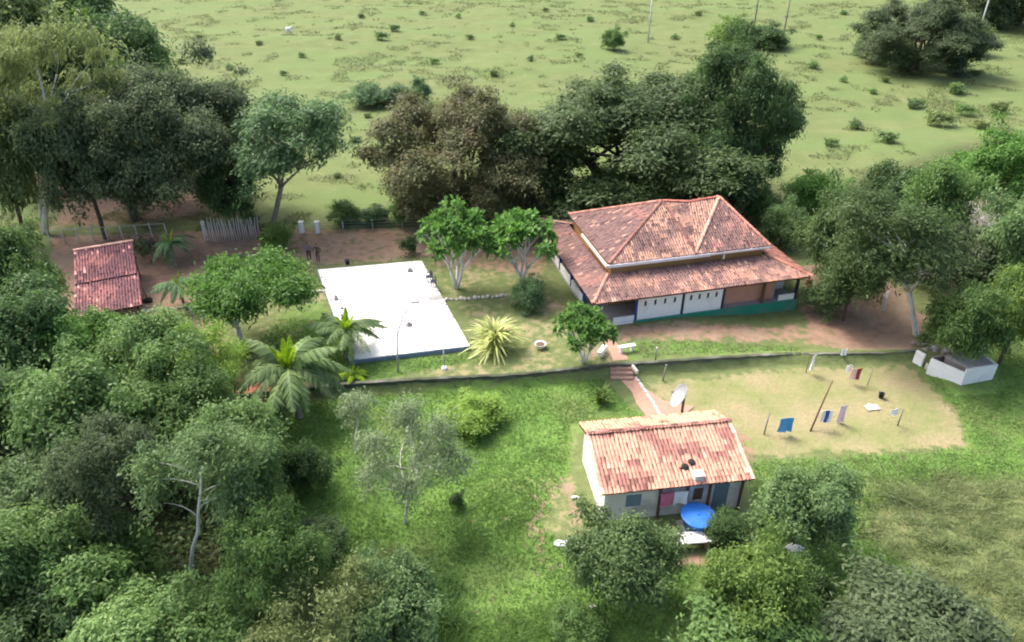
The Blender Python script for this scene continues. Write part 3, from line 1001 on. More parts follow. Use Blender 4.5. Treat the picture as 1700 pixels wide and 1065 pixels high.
# ================================================================ plants
def crown_arrays(seed, Rk, rz, zc, nl, lr, n, ll, lw, shell=.62, droop=.35, cull=.33, zmin=-.45, per=7, upn=.5, clump=.34, front=None):
    """leaf quads gathered in clumps on uneven lobes; returns corner points, tint per leaf and lobe centres"""
    rg = np.random.default_rng(seed)
    i = np.arange(nl) + .5
    zz = 1 - (1 - zmin) * i / nl
    th = i * 2.399963 + rg.normal(0, .45, nl)
    rr = np.sqrt(np.clip(1 - zz ** 2, 0, 1))
    dirs = np.stack([rr * np.cos(th), rr * np.sin(th), zz], 1)
    warp = .74 + .5 * vnoise(dirs[:, 0] * 1.7 + 5, dirs[:, 1] * 1.7 + 5, dirs[:, 2] * 1.7 + 5, seed)
    lrad = lr * Rk * np.exp(rg.normal(0, .33, nl))
    fac = np.clip(warp - lrad / Rk * rg.uniform(.6, 1.0, nl), .2, 1.)
    cen = dirs * np.array([Rk, Rk, rz]) * fac[:, None]
    cen[:, :2] += rg.normal(0, .07 * Rk, (nl, 2))
    ns = nl                                     # small sprays that break the outline
    j = rg.choice(nl, ns)
    sp = cen[j] + dirs[j] * lrad[j][:, None] * rg.uniform(.7, 1.15, ns)[:, None] + rg.normal(0, .35, (ns, 3)) * lrad[j][:, None]
    call = np.concatenate([cen, sp])
    rall = np.concatenate([lrad, lrad[j] * rg.uniform(.25, .5, ns)])
    lt = np.concatenate([rg.random(nl), rg.random(ns)])
    per_c = 26
    nt = n // per_c
    li = rg.choice(len(rall), nt, p=rall ** 2 / (rall ** 2).sum())
    d = rg.normal(0, 1, (nt, 3))
    d /= np.linalg.norm(d, axis=1)[:, None]
    d[:, 2] = np.where(d[:, 2] < -.35, -d[:, 2] * .5, d[:, 2])
    rad = rall[li] * (shell + (1 - shell) * rg.random(nt) ** .6)
    sq = min(1., rz / Rk * 1.15)
    p = call[li] + d * rad[:, None] * np.array([1, 1, sq])
    k = vnoise(p[:, 0] / Rk * 5 + 9, p[:, 1] / Rk * 5 + 9, p[:, 2] / Rk * 5 + 9, seed) > cull
    if front is not None:                       # the trunk stands clear on this side
        k &= ~((p[:, 1] < .5) & (p[:, 2] < front * rz) & (np.abs(p[:, 0]) < .55 * Rk))
    p, d, li = p[k], d[k], li[k]
    tt = rg.random(len(p))
    csz = clump * rg.uniform(.6, 1.5, len(p))
    p, d, csz = np.repeat(p, per_c, 0), np.repeat(d, per_c, 0), np.repeat(csz, per_c)
    tt = np.repeat(tt * .4 + lt[li] * .3, per_c) + rg.random(len(p)) * .3
    p = p + rg.normal(0, 1, p.shape) * csz[:, None] * np.array([1, 1, .6])
    nrm = d * .55 + np.array([0, 0, upn]) + rg.normal(0, .42, p.shape)
    nrm /= np.linalg.norm(nrm, axis=1)[:, None]
    a = rg.normal(0, 1, p.shape)
    t = np.cross(nrm, a)
    t /= np.linalg.norm(t, axis=1)[:, None] + 1e-9
    b = np.cross(nrm, t)
    L = ll * rg.uniform(.65, 1.3, len(p))[:, None]
    W = lw * rg.uniform(.7, 1.25, len(p))[:, None]
    dz = np.array([0, 0, -1.]) * L * droop
    V = np.stack([p, p + t * L * .5 + b * W * .5 + dz * .2, p + t * L + dz, p + t * L * .5 - b * W * .5 + dz * .2], 1)
    V[:, :, 2] = np.maximum(V[:, :, 2] + zc, .05)
    cen = cen + np.array([0, 0, zc])
    return V.reshape(-1, 3), tt, cen

def extent(V):
    """half width, half height and centre height of a crown"""
    z0, z1 = np.percentile(V[:, 2], 1.5), np.percentile(V[:, 2], 99.3)
    rr = (np.percentile(V[:, 0], 99) - np.percentile(V[:, 0], 1) + np.percentile(V[:, 1], 99) - np.percentile(V[:, 1], 1)) / 4
    return dict(R=float(rr), rz=float((z1 - z0) / 2), zc=float((z0 + z1) / 2))

def leaves_mesh(name, V, tt):
    n = len(V) // 4
    return from_arrays(name, V, np.arange(n * 4).reshape(-1, 4), tint=np.clip(tt, 0, 1))

def limb(T, a, b, r0, r1, rg, sag=.12, n=5, sides=6):
    a, b = Vector(a), Vector(b)
    L = (b - a).length
    off = Vector((rg.uniform(-1, 1), rg.uniform(-1, 1), rg.uniform(-.2, .8))) * L * sag
    pts = [a.lerp(b, t) + off * math.sin(math.pi * t) for t in [i / n for i in range(n + 1)]]
    T.add(pts, [r0 + (r1 - r0) * i / n for i in range(n + 1)], sides)
    return pts

PROTO = {}
def proto_lobed(key, seed, Hk, Rk, rz, nl, lr, n, ll, lw, tr=.2, fork=.3, limbs=9, lean=0., **kw):
    zc = Hk - rz
    V, tt, cen = crown_arrays(seed, Rk, rz, zc, nl, lr, n, ll, lw, **kw)
    rg = random.Random(seed)
    T = Tube()
    fz = max(.25, zc * fork)
    f = Vector((rg.uniform(-.2, .2) + lean, rg.uniform(-.2, .2), fz))
    T.add([(0, 0, -.4), (0, 0, .05), f * .5 + Vector((.05, .05, 0)), f], [tr * 1.45, tr * 1.15, tr, tr * .92], 8)
    idx = list(range(len(cen)))
    rg.shuffle(idx)
    tops = [f]
    for j, i in enumerate(idx[:limbs]):
        c = Vector(cen[i])
        a = f if j < 4 else rg.choice(tops)
        pts = limb(T, a, f.lerp(c, .96), tr * (.62 if j < 4 else .36), tr * .12, rg)
        if j < 4:
            tops += [pts[2], pts[3]]
    PROTO[key] = dict(crown=leaves_mesh('crown_' + key, V, tt), trunk=T.mesh('trunk_' + key), H=Hk, **extent(V))

#            key      seed  H    R    rz   nl  lr    n      ll   lw
proto_lobed('mango',   1, 14.0, 8.5, 7.0, 60, .21, 105000, .40, .17, tr=.5, fork=.32, limbs=18, cull=.22, zmin=-.85, clump=.42)
proto_lobed('mango2',  2, 14.0, 8.5, 7.0, 52, .23, 105000, .40, .17, tr=.5, fork=.32, limbs=18, cull=.14, zmin=-.95, clump=.45)
proto_lobed('dome',   14, 13.0, 8.5, 6.0, 64, .20, 105000, .38, .16, tr=.5, fork=.38, limbs=22, cull=.22, zmin=-.6, clump=.42)
proto_lobed('forest',  3, 8.0, 3.6, 3.4, 24, .33, 26000, .34, .15, tr=.2, fork=.5, limbs=14, cull=.28, zmin=-.7)
proto_lobed('forest2', 4, 8.0, 3.6, 3.5, 20, .36, 26000, .36, .16, tr=.2, fork=.5, limbs=14, cull=.30, zmin=-.7)
proto_lobed('forest3', 5, 7.0, 3.6, 3.0, 28, .29, 26000, .32, .14, tr=.2, fork=.5, limbs=14, cull=.30, zmin=-.7)
proto_lobed('airy',    6, 9.0, 3.8, 3.2, 26, .25, 17000, .32, .12, tr=.17, fork=.5, limbs=22, cull=.38, zmin=-.5, shell=.5)
proto_lobed('airy2',   7, 9.0, 3.6, 3.4, 26, .22, 11000, .30, .11, tr=.11, fork=.4, limbs=20, cull=.38, zmin=-.6, shell=.5)
proto_lobed('shrub',   8, 3.0, 1.9, 1.6, 20, .36, 13000, .22, .09, tr=.08, fork=.25, limbs=10, cull=.22, zmin=-.8, clump=.2)
proto_lobed('shrub2',  9, 3.0, 1.9, 1.6, 24, .30, 13000, .20, .09, tr=.08, fork=.25, limbs=10, cull=.26, zmin=-.8, clump=.2)
proto_lobed('flat',   10, 4.4, 3.6, 1.1, 30, .21, 20000, .32, .12, tr=.19, fork=.25, limbs=24, cull=.26, zmin=.0, shell=.5)
proto_lobed('tiny',   12, 1.4, 1.0, .7, 12, .42, 1600, .24, .10, tr=.04, fork=.3, limbs=4, cull=.15, zmin=-.8, clump=.15)
proto_lobed('thin',   13, 6.0, 1.3, 1.8, 12, .36, 2600, .24, .08, tr=.08, fork=.75, limbs=12, cull=.36, zmin=-.6, shell=.4, clump=.2)

def proto_tall():
    """tall pale-barked tree: bare forked stems, loose crown"""
    rg = random.Random(21)
    V, tt, cen = crown_arrays(21, 5.2, 5.0, 10.0, 40, .22, 21000, .36, .12, cull=.40, zmin=-.75, shell=.4, droop=.7, upn=.3, front=.25)
    T = Tube()
    T.add([(0, 0, -.4), (.02, 0, 1.5), (.1, 0, 4.0), (.15, 0, 6.5)], [.36, .28, .25, .20], 8)
    T.add([(-.35, .2, -.4), (-.55, .2, 2.5), (-.8, .2, 5.5), (-1.5, .2, 9.5)], [.22, .2, .17, .06], 7)
    tops = []
    for a, e in (((.1, 0, 3.6), (3.4, .4, 8.2)), ((.15, 0, 6.4), (.9, .2, 11.5)), ((.15, 0, 6.4), (-1.0, .4, 12.)), ((.15, 0, 6.2), (2.2, -.5, 10.4)), ((-.8, .2, 5.4), (-3.2, 0, 9.6))):
        p_ = limb(T, a, e, .15, .06, rg, .1, 6)
        tops += p_[3:]
    for c in cen[::2]:
        c = Vector(c)
        a = min(tops, key=lambda q: (q - c).length)
        limb(T, a, c, .05, .015, rg, .1, 3, 5)
    PROTO['tall'] = dict(crown=leaves_mesh('crown_tall', V, tt), trunk=T.mesh('trunk_tall'), H=15., **extent(V))
proto_tall()

def proto_white():
    """slender tree with a long crooked pale trunk standing clear of a loose crown"""
    rg = random.Random(22)
    V, tt, cen = crown_arrays(22, 3.6, 3.0, 7.6, 28, .27, 20000, .32, .13, cull=.34, zmin=-.6, shell=.5, front=.75)
    T = Tube()
    T.add([(0, 0, -.4), (.12, -.1, .8), (-.1, -.2, 2.2), (.0, -.15, 3.6), (.32, -.3, 4.8), (.3, -.4, 6.2), (.35, -.3, 7.6), (.2, 0, 8.8)], [.17, .15, .14, .13, .12, .1, .08, .05], 7)
    for c in cen[::3]:
        c = Vector(c)
        a = Vector((.3, -.35, min(8.4, max(5.8, c.z - 1.0))))
        limb(T, a, c, .035, .012, rg, .12, 4, 5)
    PROTO['white'] = dict(crown=leaves_mesh('crown_white', V, tt), trunk=T.mesh('trunk_white'), H=10.6, **extent(V))
proto_white()

def proto_fork(key, seed, Hk, levels, leaf, spread, r0, nleaf=14, ll=.34, lw=.12):
    """forking tree whose leaves sit in rosettes at the branch ends"""
    rg = random.Random(seed)
    T = Tube()
    tips = []
    def grow(p, d, L, r, lev):
        e = p + d * L
        mid = p.lerp(e, .5) + Vector((rg.uniform(-.1, .1), rg.uniform(-.1, .1), .05)) * L
        T.add([p, mid, e], [r, r * .85, r * .72], 6)
        if lev == 0:
            tips.append((e, d))
            return
        k = rg.choice((2, 3, 3))
        a0 = rg.uniform(0, 6.28)
        for i in range(k):
            a = a0 + i * 6.283 / k + rg.uniform(-.4, .4)
            nd = (d + Vector((math.cos(a), math.sin(a), rg.uniform(-.1, .25))) * spread).normalized()
            grow(e, nd, L * rg.uniform(.68, .9), r * .66, lev - 1)
    for i in range(3):
        a = i * 2.1 + rg.uniform(-.4, .4)
        grow(Vector((0, 0, -.1)), Vector((math.cos(a) * .45, math.sin(a) * .45, 1)).normalized(), Hk * .27, r0, levels)
    V, tt = [], []
    for e, d in tips:
        t0 = rg.random() * .5
        if rg.random() > leaf:
            continue
        for j in range(nleaf):
            a = rg.uniform(0, 6.283)
            el = rg.uniform(-.5, 1.1)
            t = Vector((math.cos(a) * math.cos(el), math.sin(a) * math.cos(el), math.sin(el)))
            b = t.cross(Vector((0, 0, 1)) + Vector((rg.uniform(-.5, .5), rg.uniform(-.5, .5), 0))).normalized()
            L = ll * rg.uniform(.7, 1.25)
            p = e + Vector((rg.uniform(-.1, .1), rg.uniform(-.1, .1), rg.uniform(-.15, .1)))
            W = lw * rg.uniform(.8, 1.2)
            V += [p, p + t * L * .55 + b * W - Vector((0, 0, .02)), p + t * L - Vector((0, 0, .25 * L)), p + t * L * .55 - b * W - Vector((0, 0, .02))]
            tt.append(t0 + rg.random() * .5)
    V = np.array([tuple(v) for v in V])
    Rk = np.percentile(np.hypot(V[:, 0], V[:, 1]), 97)
    z0, z1 = np.percentile(V[:, 2], 3), np.percentile(V[:, 2], 99)
    PROTO[key] = dict(crown=leaves_mesh('crown_' + key, V, np.array(tt)), trunk=T.mesh('trunk_' + key), H=z1, R=Rk, rz=(z1 - z0) / 2, zc=(z0 + z1) / 2)
proto_fork('frangi', 31, 3.4, 4, .97, .62, .11, 16, .36, .09)
proto_fork('frangi2', 32, 3.4, 4, .97, .60, .11, 16, .36, .09)
proto_fork('bare', 33, 6.0, 5, .22, .55, .16, 5, .3, .07)

def proto_blades(key, seed, Hk, n, spread, width, droop=.25, base=.5, tint=.5):
    """clump of long upright leaves"""
    rg = np.random.default_rng(seed)
    a = rg.uniform(0, 6.283, n)
    lean = np.abs(rg.normal(0, spread, n))
    L = Hk * rg.uniform(.5, 1.08, n)
    r = base * np.sqrt(rg.random(n))
    bx, by = r * np.cos(rg.uniform(0, 6.283, n)), r * np.sin(rg.uniform(0, 6.283, n))
    V = []
    segs = 4
    for k in range(segs + 1):
        s = k / segs
        out = np.sin(lean) * L * s + droop * L * s ** 2.5
        z = np.cos(lean) * L * s - droop * .7 * L * s ** 3
        wv = width * (.35 + 1.3 * s * (1 - s) * 2) * (1 if k < segs else .1)
        for sg in (-1, 1):
            V.append(np.stack([bx + np.cos(a) * out - np.sin(a) * wv * sg, by + np.sin(a) * out + np.cos(a) * wv * sg, z + .02], 1))
    V = np.stack(V, 1)
    m = (segs + 1) * 2
    q = np.array([(2 * k, 2 * k + 1, 2 * k + 3, 2 * k + 2) for k in range(segs)])
    Q = (q[None] + (np.arange(n) * m)[:, None, None]).reshape(-1, 4)
    tt = np.repeat(rg.random(n), segs)
    v = V.reshape(-1, 3)
    Rk = np.percentile(np.hypot(v[:, 0], v[:, 1]), 96)
    z1 = np.percentile(v[:, 2], 99)
    T = Tube()
    for i in range(5):
        T.add([(math.cos(i * 1.3) * base * .5, math.sin(i * 1.3) * base * .5, -.2), (math.cos(i * 1.3) * base * .7, math.sin(i * 1.3) * base * .7, Hk * .45)], [.05, .03], 5)
    PROTO[key] = dict(crown=from_arrays('crown_' + key, v, Q, tint=tt), trunk=T.mesh('trunk_' + key), H=z1, R=Rk, rz=z1 / 2, zc=z1 / 2)
proto_blades('upright', 41, 1.5, 620, .45, .085, .25, 2.1)
proto_blades('palmlet', 42, 2.4, 150, .75, .10, .5, .15)
proto_blades('plume', 45, 2.0, 260, .62, .075, .6, .12)
proto_blades('banana', 43, 2.2, 60, .65, .2, .4, .5)
proto_blades('tallgrass', 44, 1.1, 1800, .5, .024, .35, 2.4)

CNT = {}
def plant(kind, boxpx, leaf, name, label, cat='tree', base=None, bark='bark', group=None, rz=None, zoff=0., smax=9):
    P = PROTO[kind]
    x0, y0, x1, y1 = boxpx
    cx, cy = (x0 + x1) / 2, (y0 + y1) / 2
    if base is None:
        zc, gz0 = 1.5, 0.
        for it in range(40):
            x, y = G(cx, cy, zc)
            dep = proj(x, y, zc)[2]
            Rm = (x1 - x0) / 2 * dep / FPX
            hf = (y1 - y0) / 2 * dep / FPX
            ph = math.atan2(CAM_H - zc, math.hypot(x, y))
            rz2 = (hf ** 2 - (Rm * math.sin(ph)) ** 2)
            rzm = math.sqrt(max(rz2, (.45 * Rm * math.cos(ph)) ** 2)) / math.cos(ph)
            sx, sz = Rm / P['R'], rzm / P['rz']
            sz = min(sz, sx * 1.7)
            gz0 = float(hgt(x, y))
            zc = .7 * zc + .3 * (gz0 + P['zc'] * sz)
    else:
        x, y, gz0 = ground(*base)
        dep = proj(x, y, gz0 + 2)[2]
        lo, hi = .1, 4.
        Rm = (x1 - x0) / 2 * dep / FPX
        for it in range(30):
            sz = (lo + hi) / 2
            zc = gz0 + P['zc'] * sz
            ph = math.atan2(CAM_H - zc, math.hypot(x, y))
            pr = proj(x, y, zc)
            half = math.sqrt((P['rz'] * sz * math.cos(ph)) ** 2 + (Rm * math.sin(ph)) ** 2) * FPX / pr[2]
            Rm = (x1 - x0) / 2 * pr[2] / FPX
            if pr[1] - half > y0:
                lo = sz
            else:
                hi = sz
        sx = Rm / P['R']
    rot = random.uniform(0, 6.28) if rz is None else rz
    root = thing(name, label, cat, (x, y, gz0 + zoff), rot, group)
    root.scale = (sx, sx, sz)
    shift, lean = (0, 0, 0), None
    if base is not None:                        # crown stands off to one side of the trunk's foot
        dx = (cx - proj(x, y, zc)[0]) * proj(x, y, zc)[2] / FPX / sx
        ca_, sa_ = math.cos(-rot), math.sin(-rot)
        if kind in ('mango', 'mango2', 'dome', 'flat'):
            shift = (dx * ca_, dx * sa_, 0)
        elif abs(dx) > .15:
            k_ = dx / P['zc']
            lean = Matrix.Identity(4)
            lean[0][2], lean[1][2] = k_ * ca_, k_ * sa_
    for part in ('trunk', 'crown'):
        me = P[part]
        if lean is not None:
            me = me.copy()
            me.transform(lean)
        m = M[bark] if part == 'trunk' else LM[leaf]
        if not len(me.materials):
            me.materials.append(m)
        o = bpy.data.objects.new({'trunk': 'trunk' if cat in ('tree', 'palm') else 'stem', 'crown': 'crown' if cat in ('tree', 'palm') else 'foliage'}[part], me)
        COL.objects.link(o)
        o.parent = root
        if part == 'crown':
            o.location = shift
        o.material_slots[0].link = 'OBJECT'
        o.material_slots[0].material = m
    return root

PL = plant
# --- trees behind the house
PL('mango', (628, 150, 925, 345), 'rust', 'broad_tree', 'broad tree with rust-brown leaves, leftmost behind the tiled farmhouse', base=(772, 352), rz=.4)
PL('mango2', (850, 128, 1212, 340), 'mango', 'broad_tree', 'very broad dark green tree directly behind the farmhouse roof', base=(1008, 338), rz=1.2)
PL('mango', (1092, 82, 1306, 320), 'deep', 'tall_tree', 'tallest dark green tree behind the right end of the farmhouse', base=(1218, 338), rz=2.5)
# --- left group
PL('tall', (-25, 50, 175, 330), 'straw', 'pale_barked_tree', 'tall pale-barked forked tree with loose olive crown by the tiled shelter', base=(75, 388), bark='palebark', rz=0)
PL('dome', (120, 100, 412, 335), 'shade', 'broad_tree', 'broad blackish tree with forked trunk over bare earth behind the shelter', base=(225, 364), rz=3.1)
PL('airy', (385, 158, 590, 345), 'teal', 'light_tree', 'loose light green tree with grey trunk standing at pasture edge', base=(452, 378), bark='greybark', rz=1.)
PL('forest2', (55, -60, 200, 130), 'deep', 'wood_tree', 'dark bluish tree at the top left corner beside the pasture')
PL('forest', (-60, -20, 140, 190), 'olive', 'wood_tree', 'olive tree filling the top left corner')
PL('forest3', (95, 60, 205, 190), 'yellow', 'wood_tree', 'yellow-green tree beside the dark corner tree, above the pale trunk')
PL('forest2', (-70, 160, 60, 370), 'olive', 'wood_tree', 'olive tree at left edge just left of the pale trunk')
PL('forest', (-30, 360, 92, 545), 'mid', 'wood_tree', 'mid green tree at left edge level with the tiled shelter')
PL('forest3', (120, 100, 275, 235), 'deep', 'wood_tree', 'dark green tree on the pasture edge behind the blackish tree')
PL('forest', (60, 150, 190, 330), 'shade', 'wood_tree', 'dark shaded tree right behind the tall pale trunk')
PL('forest2', (165, 30, 300, 190), 'deep', 'wood_tree', 'dark tree on the pasture edge above the broad blackish tree')
PL('forest3', (330, 250, 420, 350), 'deep', 'wood_tree', 'low dark tree between the blackish tree and the light green tree')
# --- woods bottom left
W = [
    ('forest2', (-50, 480, 110, 650), 'deep', 'dark tree at left edge just below the tiled shelter'),
    ('forest3', (70, 512, 220, 630), 'bright', 'bright green bushy tree touching the front of the tiled shelter'),
    ('forest', (185, 520, 330, 660), 'light', 'light green tree in front of the shelter yard, right of the bushy one'),
    ('airy2', (285, 530, 405, 650), 'lime', 'thin yellowish tree at the edge of the woods by the red earth'),
    ('forest', (40, 590, 235, 760), 'mid', 'mid green tree in the second row of the left woods'),
    ('forest3', (215, 600, 385, 745), 'mid', 'mid green tree above the white-trunk tree in the woods'),
    ('forest2', (-70, 610, 80, 790), 'grey', 'grey-green tree at left edge halfway down the picture'),
    ('forest', (312, 668, 462, 818), 'light', 'rounded light green tree at the right edge of the woods by the lawn'),
    ('airy', (90, 690, 265, 850), 'shade', 'dark shaded tree in the middle of the left woods'),
    ('forest3', (-20, 740, 175, 910), 'grey', 'dull green tree left of the dark gap in the woods'),
    ('forest', (-60, 850, 115, 1020), 'light', 'fresh light green tree at lower left edge'),
    ('forest2', (75, 850, 265, 1020), 'mid', 'dark mid green tree left of the white trunk near the bottom'),
    ('forest3', (225, 965, 400, 1100), 'mid', 'low green tree around the foot of the white trunk'),
    ('airy', (375, 840, 535, 1000), 'mid', 'loose green tree at the woods edge below the dark round bush'),
    ('forest3', (-60, 975, 150, 1150), 'deep', 'deep green tree in the bottom left corner'),
    ('forest', (130, 985, 320, 1150), 'light', 'light green tree at bottom edge, second from the left corner'),
    ('forest2', (295, 990, 475, 1150), 'mid', 'green tree at bottom edge right of the white trunk'),
    ('airy2', (430, 930, 620, 1110), 'straw', 'straw-tinted loose tree at the bottom edge where woods meet lawn'),
    ('forest3', (560, 930, 730, 1090), 'grey', 'dull green rounded tree at the bottom edge, last of the woods'),
]
for kd, bx_, lf, lb in W:
    PL(kd, bx_, lf, 'wood_tree', lb, group='trees of the left woods')
PL('white', (232, 690, 425, 905), 'grey', 'white_trunk_tree', 'tree with long crooked white trunk in the lower left woods', base=(318, 985), bark='palebark', rz=0)
# --- lawn trees and bushes
PL('airy2', (602, 668, 768, 862), 'silver', 'young_tree', 'pale grey-green feathery tree standing alone on the lower lawn', base=(672, 868), bark='palebark', rz=.5)
PL('thin', (560, 638, 628, 745), 'silver', 'slim_tree', 'slim pale sapling on the lawn just below the dark wall', base=(590, 752), bark='palebark')
PL('shrub2', (735, 648, 832, 712), 'lime', 'lime_plant', 'lime green broad-leaved plant on the lawn below the dark wall', 'plant')
PL('shrub', (463, 728, 546, 815), 'deep', 'round_bush', 'dark round bush on the lawn beside the left woods', 'bush')
PL('shrub2', (478, 855, 572, 925), 'deep', 'low_bush', 'dark low bush below the dark round bush at the woods edge', 'bush')
PL('tiny', (744, 814, 772, 842), 'deep', 'small_bush', 'tiny dark bush alone on the bright lower lawn', 'bush')
PL('tallgrass', (560, 900, 690, 1010), 'straw', 'tall_grass_clump', 'tall dull grass clump between the woods and the lower lawn', 'grass')
PL('tallgrass', (640, 930, 780, 1060), 'mid', 'tall_grass_clump', 'dark green tall grass clump at the bottom middle of the lawn', 'grass')
PL('shrub2', (915, 995, 1005, 1075), 'mid', 'low_bush', 'green bush at the bottom edge below the cottage wall', 'bush')
PL('forest', (956, 840, 1112, 980), 'mango', 'dense_bush', 'large dense dark bush against the front corner of the cottage', 'bush', zoff=-.1)
PL('forest2', (1268, 765, 1402, 900), 'grey', 'grey_tree', 'rounded grey-green tree at the right end of the cottage')
PL('shrub', (1165, 838, 1242, 905), 'deep', 'dark_bush', 'small dark bush right beside the blue water tank', 'bush')
PL('forest3', (1172, 895, 1332, 1050), 'yellow', 'leafy_bush', 'large yellow-green leafy bush below the blue tank', 'bush')
PL('shrub', (1292, 918, 1388, 1010), 'deep', 'dark_bush', 'dark bush between the yellow-green bush and the grey thicket', 'bush')
PL('forest3', (1385, 955, 1648, 1130), 'shade', 'thicket', 'wide dark grey thicket at the bottom right edge', 'bush')
PL('forest2', (1150, 1035, 1400, 1150), 'mid', 'low_bush', 'spreading green bush below the yellow-green bush at bottom edge', 'bush')
# --- right side
PL('airy', (1385, 318, 1602, 535), 'mango', 'yard_tree', 'big tree with pale trunk over the red earth yard', base=(1521, 556), bark='palebark', rz=.3)
PL('forest3', (1552, 465, 1670, 582), 'mid', 'round_tree', 'round green tree right behind the white pen')
PL('bare', (1560, 335, 1695, 440), 'straw', 'bare_tree', 'half bare tree with leaning white trunk at the right', base=(1622, 432), bark='palebark')
PL('forest2', (1425, 282, 1525, 400), 'deep', 'hedge_tree', 'dark tree at the far side of the right-hand thicket, left one')
PL('forest', (1505, 272, 1612, 392), 'mid', 'hedge_tree', 'green tree at the far side of the thicket, right of the dark one')
PL('forest3', (1598, 222, 1730, 320), 'bright', 'hedge_tree', 'bright green bush tree at the right edge beside the pasture')
PL('forest', (1645, 300, 1760, 470), 'grey', 'hedge_tree', 'tall green tree at right edge above the yellowish one')
PL('forest3', (1645, 430, 1760, 570), 'yellow', 'hedge_tree', 'yellow-green tree at right edge level with the white pen')
PL('shrub', (1238, 300, 1292, 372), 'mid', 'hedge_bush', 'dull green bush touching the back right corner of the farmhouse', 'bush')
PL('shrub2', (1272, 328, 1335, 400), 'grey', 'hedge_bush', 'grey-green bush behind the right roof slope', 'bush')
PL('shrub', (1300, 282, 1395, 352), 'bright', 'hedge_bush', 'bright green bush at the pasture edge right of the tall tree', 'bush')
PL('forest3', (1335, 320, 1445, 435), 'mango', 'hedge_tree', 'dark tree between the farmhouse and the yard tree')
PL('forest', (1380, 390, 1470, 490), 'mango', 'hedge_tree', 'low dark tree at the back of the red earth yard')
PL('shrub2', (1338, 438, 1408, 512), 'grey', 'grey_bush', 'grey-green bush at the right front corner of the farmhouse', 'bush')
PL('forest2', (1555, 385, 1660, 490), 'shade', 'hedge_tree', 'shaded tree under the bare white-trunk tree')
# --- yard
PL('frangi', (698, 336, 822, 478), 'bright', 'forked_tree', 'white-stemmed forked tree with leaf tufts, beside the slab corner', base=(757, 478), bark='palebark')
PL('frangi2', (802, 346, 932, 478), 'bright', 'forked_tree', 'white-stemmed forked tree with leaf tufts at the farmhouse left corner', base=(866, 470), bark='palebark')
PL('shrub', (848, 458, 908, 510), 'teal', 'low_bush', 'low bluish green bush beside the farmhouse left veranda', 'bush')
PL('frangi', (920, 502, 1022, 604), 'bright', 'forked_tree', 'white-stemmed forked tree at the top of the brick path', base=(968, 602), bark='palebark', rz=2.)
PL('plume', (770, 512, 872, 606), 'pale', 'pale_plant', 'pale cream-leaved plant on the lawn right of the white slab', 'plant')
PL('banana', (974, 628, 1022, 682), 'yellow', 'yellow_plant', 'small yellow-leaved plant left of the lower brick path', 'plant')
PL('flat', (318, 412, 508, 535), 'bright', 'umbrella_tree', 'spreading flat-topped green tree with pale branches left of the slab', base=(400, 562), bark='palebark', rz=4.)
PL('shrub', (428, 368, 484, 415), 'yellow', 'low_bush', 'yellow-topped bush beside the white gate posts', 'bush')
PL('tiny', (664, 388, 694, 420), 'deep', 'round_bush', 'clipped round bush behind the far right slab corner', 'bush')
PL('shrub', (545, 332, 602, 368), 'mid', 'hedge_bush', 'hedge bush left of three behind the yard fence', 'bush')
PL('shrub2', (598, 338, 645, 368), 'teal', 'hedge_bush', 'hedge bush in the middle of three behind the yard fence', 'bush')
PL('shrub', (646, 322, 692, 366), 'mid', 'hedge_bush', 'hedge bush right of three behind the yard fence', 'bush')
PL('tiny', (395, 568, 420, 592), 'deep', 'small_bush', 'small dark tuft at the foot of the flat-topped tree', 'bush')
# --- pasture
PL('mango', (1440, 5, 1632, 108), 'shade', 'pasture_thicket', 'big dark thicket standing alone in the pasture top right', 'bush')
PL('shrub', (1425, 45, 1480, 90), 'deep', 'pasture_bush', 'dark bush at the left foot of the pasture thicket', 'bush')
PL('shrub2', (1598, 38, 1645, 82), 'olive', 'pasture_bush', 'olive bush at the right foot of the pasture thicket', 'bush')
PL('mango', (1570, -90, 1760, 32), 'shade', 'pasture_tree', 'dark trees mass cut by the top edge at right')
PL('shrub', (1178, 28, 1245, 78), 'yellow', 'pasture_bush', 'yellow-green bush behind the tallest tree', 'bush')
PL('shrub2', (1240, 38, 1315, 72), 'deep', 'pasture_bush', 'low dark bush between two pasture poles', 'bush')
PL('shrub', (580, 138, 645, 172), 'teal', 'pasture_bush', 'bluish bush left in a row crossing the pasture', 'bush')
PL('shrub2', (635, 140, 690, 168), 'teal', 'pasture_bush', 'bluish bush middle in a row crossing the pasture', 'bush')
PL('shrub', (682, 128, 715, 168), 'teal', 'pasture_bush', 'bluish bush right in a row crossing the pasture', 'bush')
PL('shrub2', (1002, 44, 1040, 76), 'mid', 'pasture_bush', 'small bush left of the pale pasture pole', 'bush')
# small scrub dotted over the pasture
for px, py, s_ in ((655, 45, 9), (632, 58, 11), (1350, 106, 10), (1475, 225, 16), (1560, 195, 22), (1520, 170, 14), (1600, 180, 15), (1660, 175, 16), (1630, 205, 14), (1420, 205, 13),
                   (1380, 235, 12), (1450, 150, 8), (1590, 145, 16), (880, 95, 7), (930, 60, 8), (980, 30, 8), (720, 100, 8), (780, 60, 7), (820, 120, 9), (560, 60, 7), (600, 25, 7),
                   (500, 90, 7), (430, 70, 7), (380, 110, 8), (470, 120, 7), (330, 60, 7), (300, 100, 8), (700, 20, 6), (760, 25, 6), (850, 40, 6), (905, 15, 6), (960, 90, 7),
                   (1120, 60, 7), (1160, 20, 7), (1400, 20, 7), (1360, 60, 7), (1330, 170, 10), (1400, 130, 8), (1470, 130, 8), (1620, 120, 9), (590, 230, 9), (620, 270, 8), (560, 290, 8), (610, 190, 7)):
    PL('tiny', (px - s_, py - s_ * .55, px + s_, py + s_ * .55), random.choice(('olive', 'straw', 'grey', 'light')), 'scrub_tuft', 'small scrubby tuft dotted on the open pasture', 'bush', group='scrub tufts dotted over the pasture')

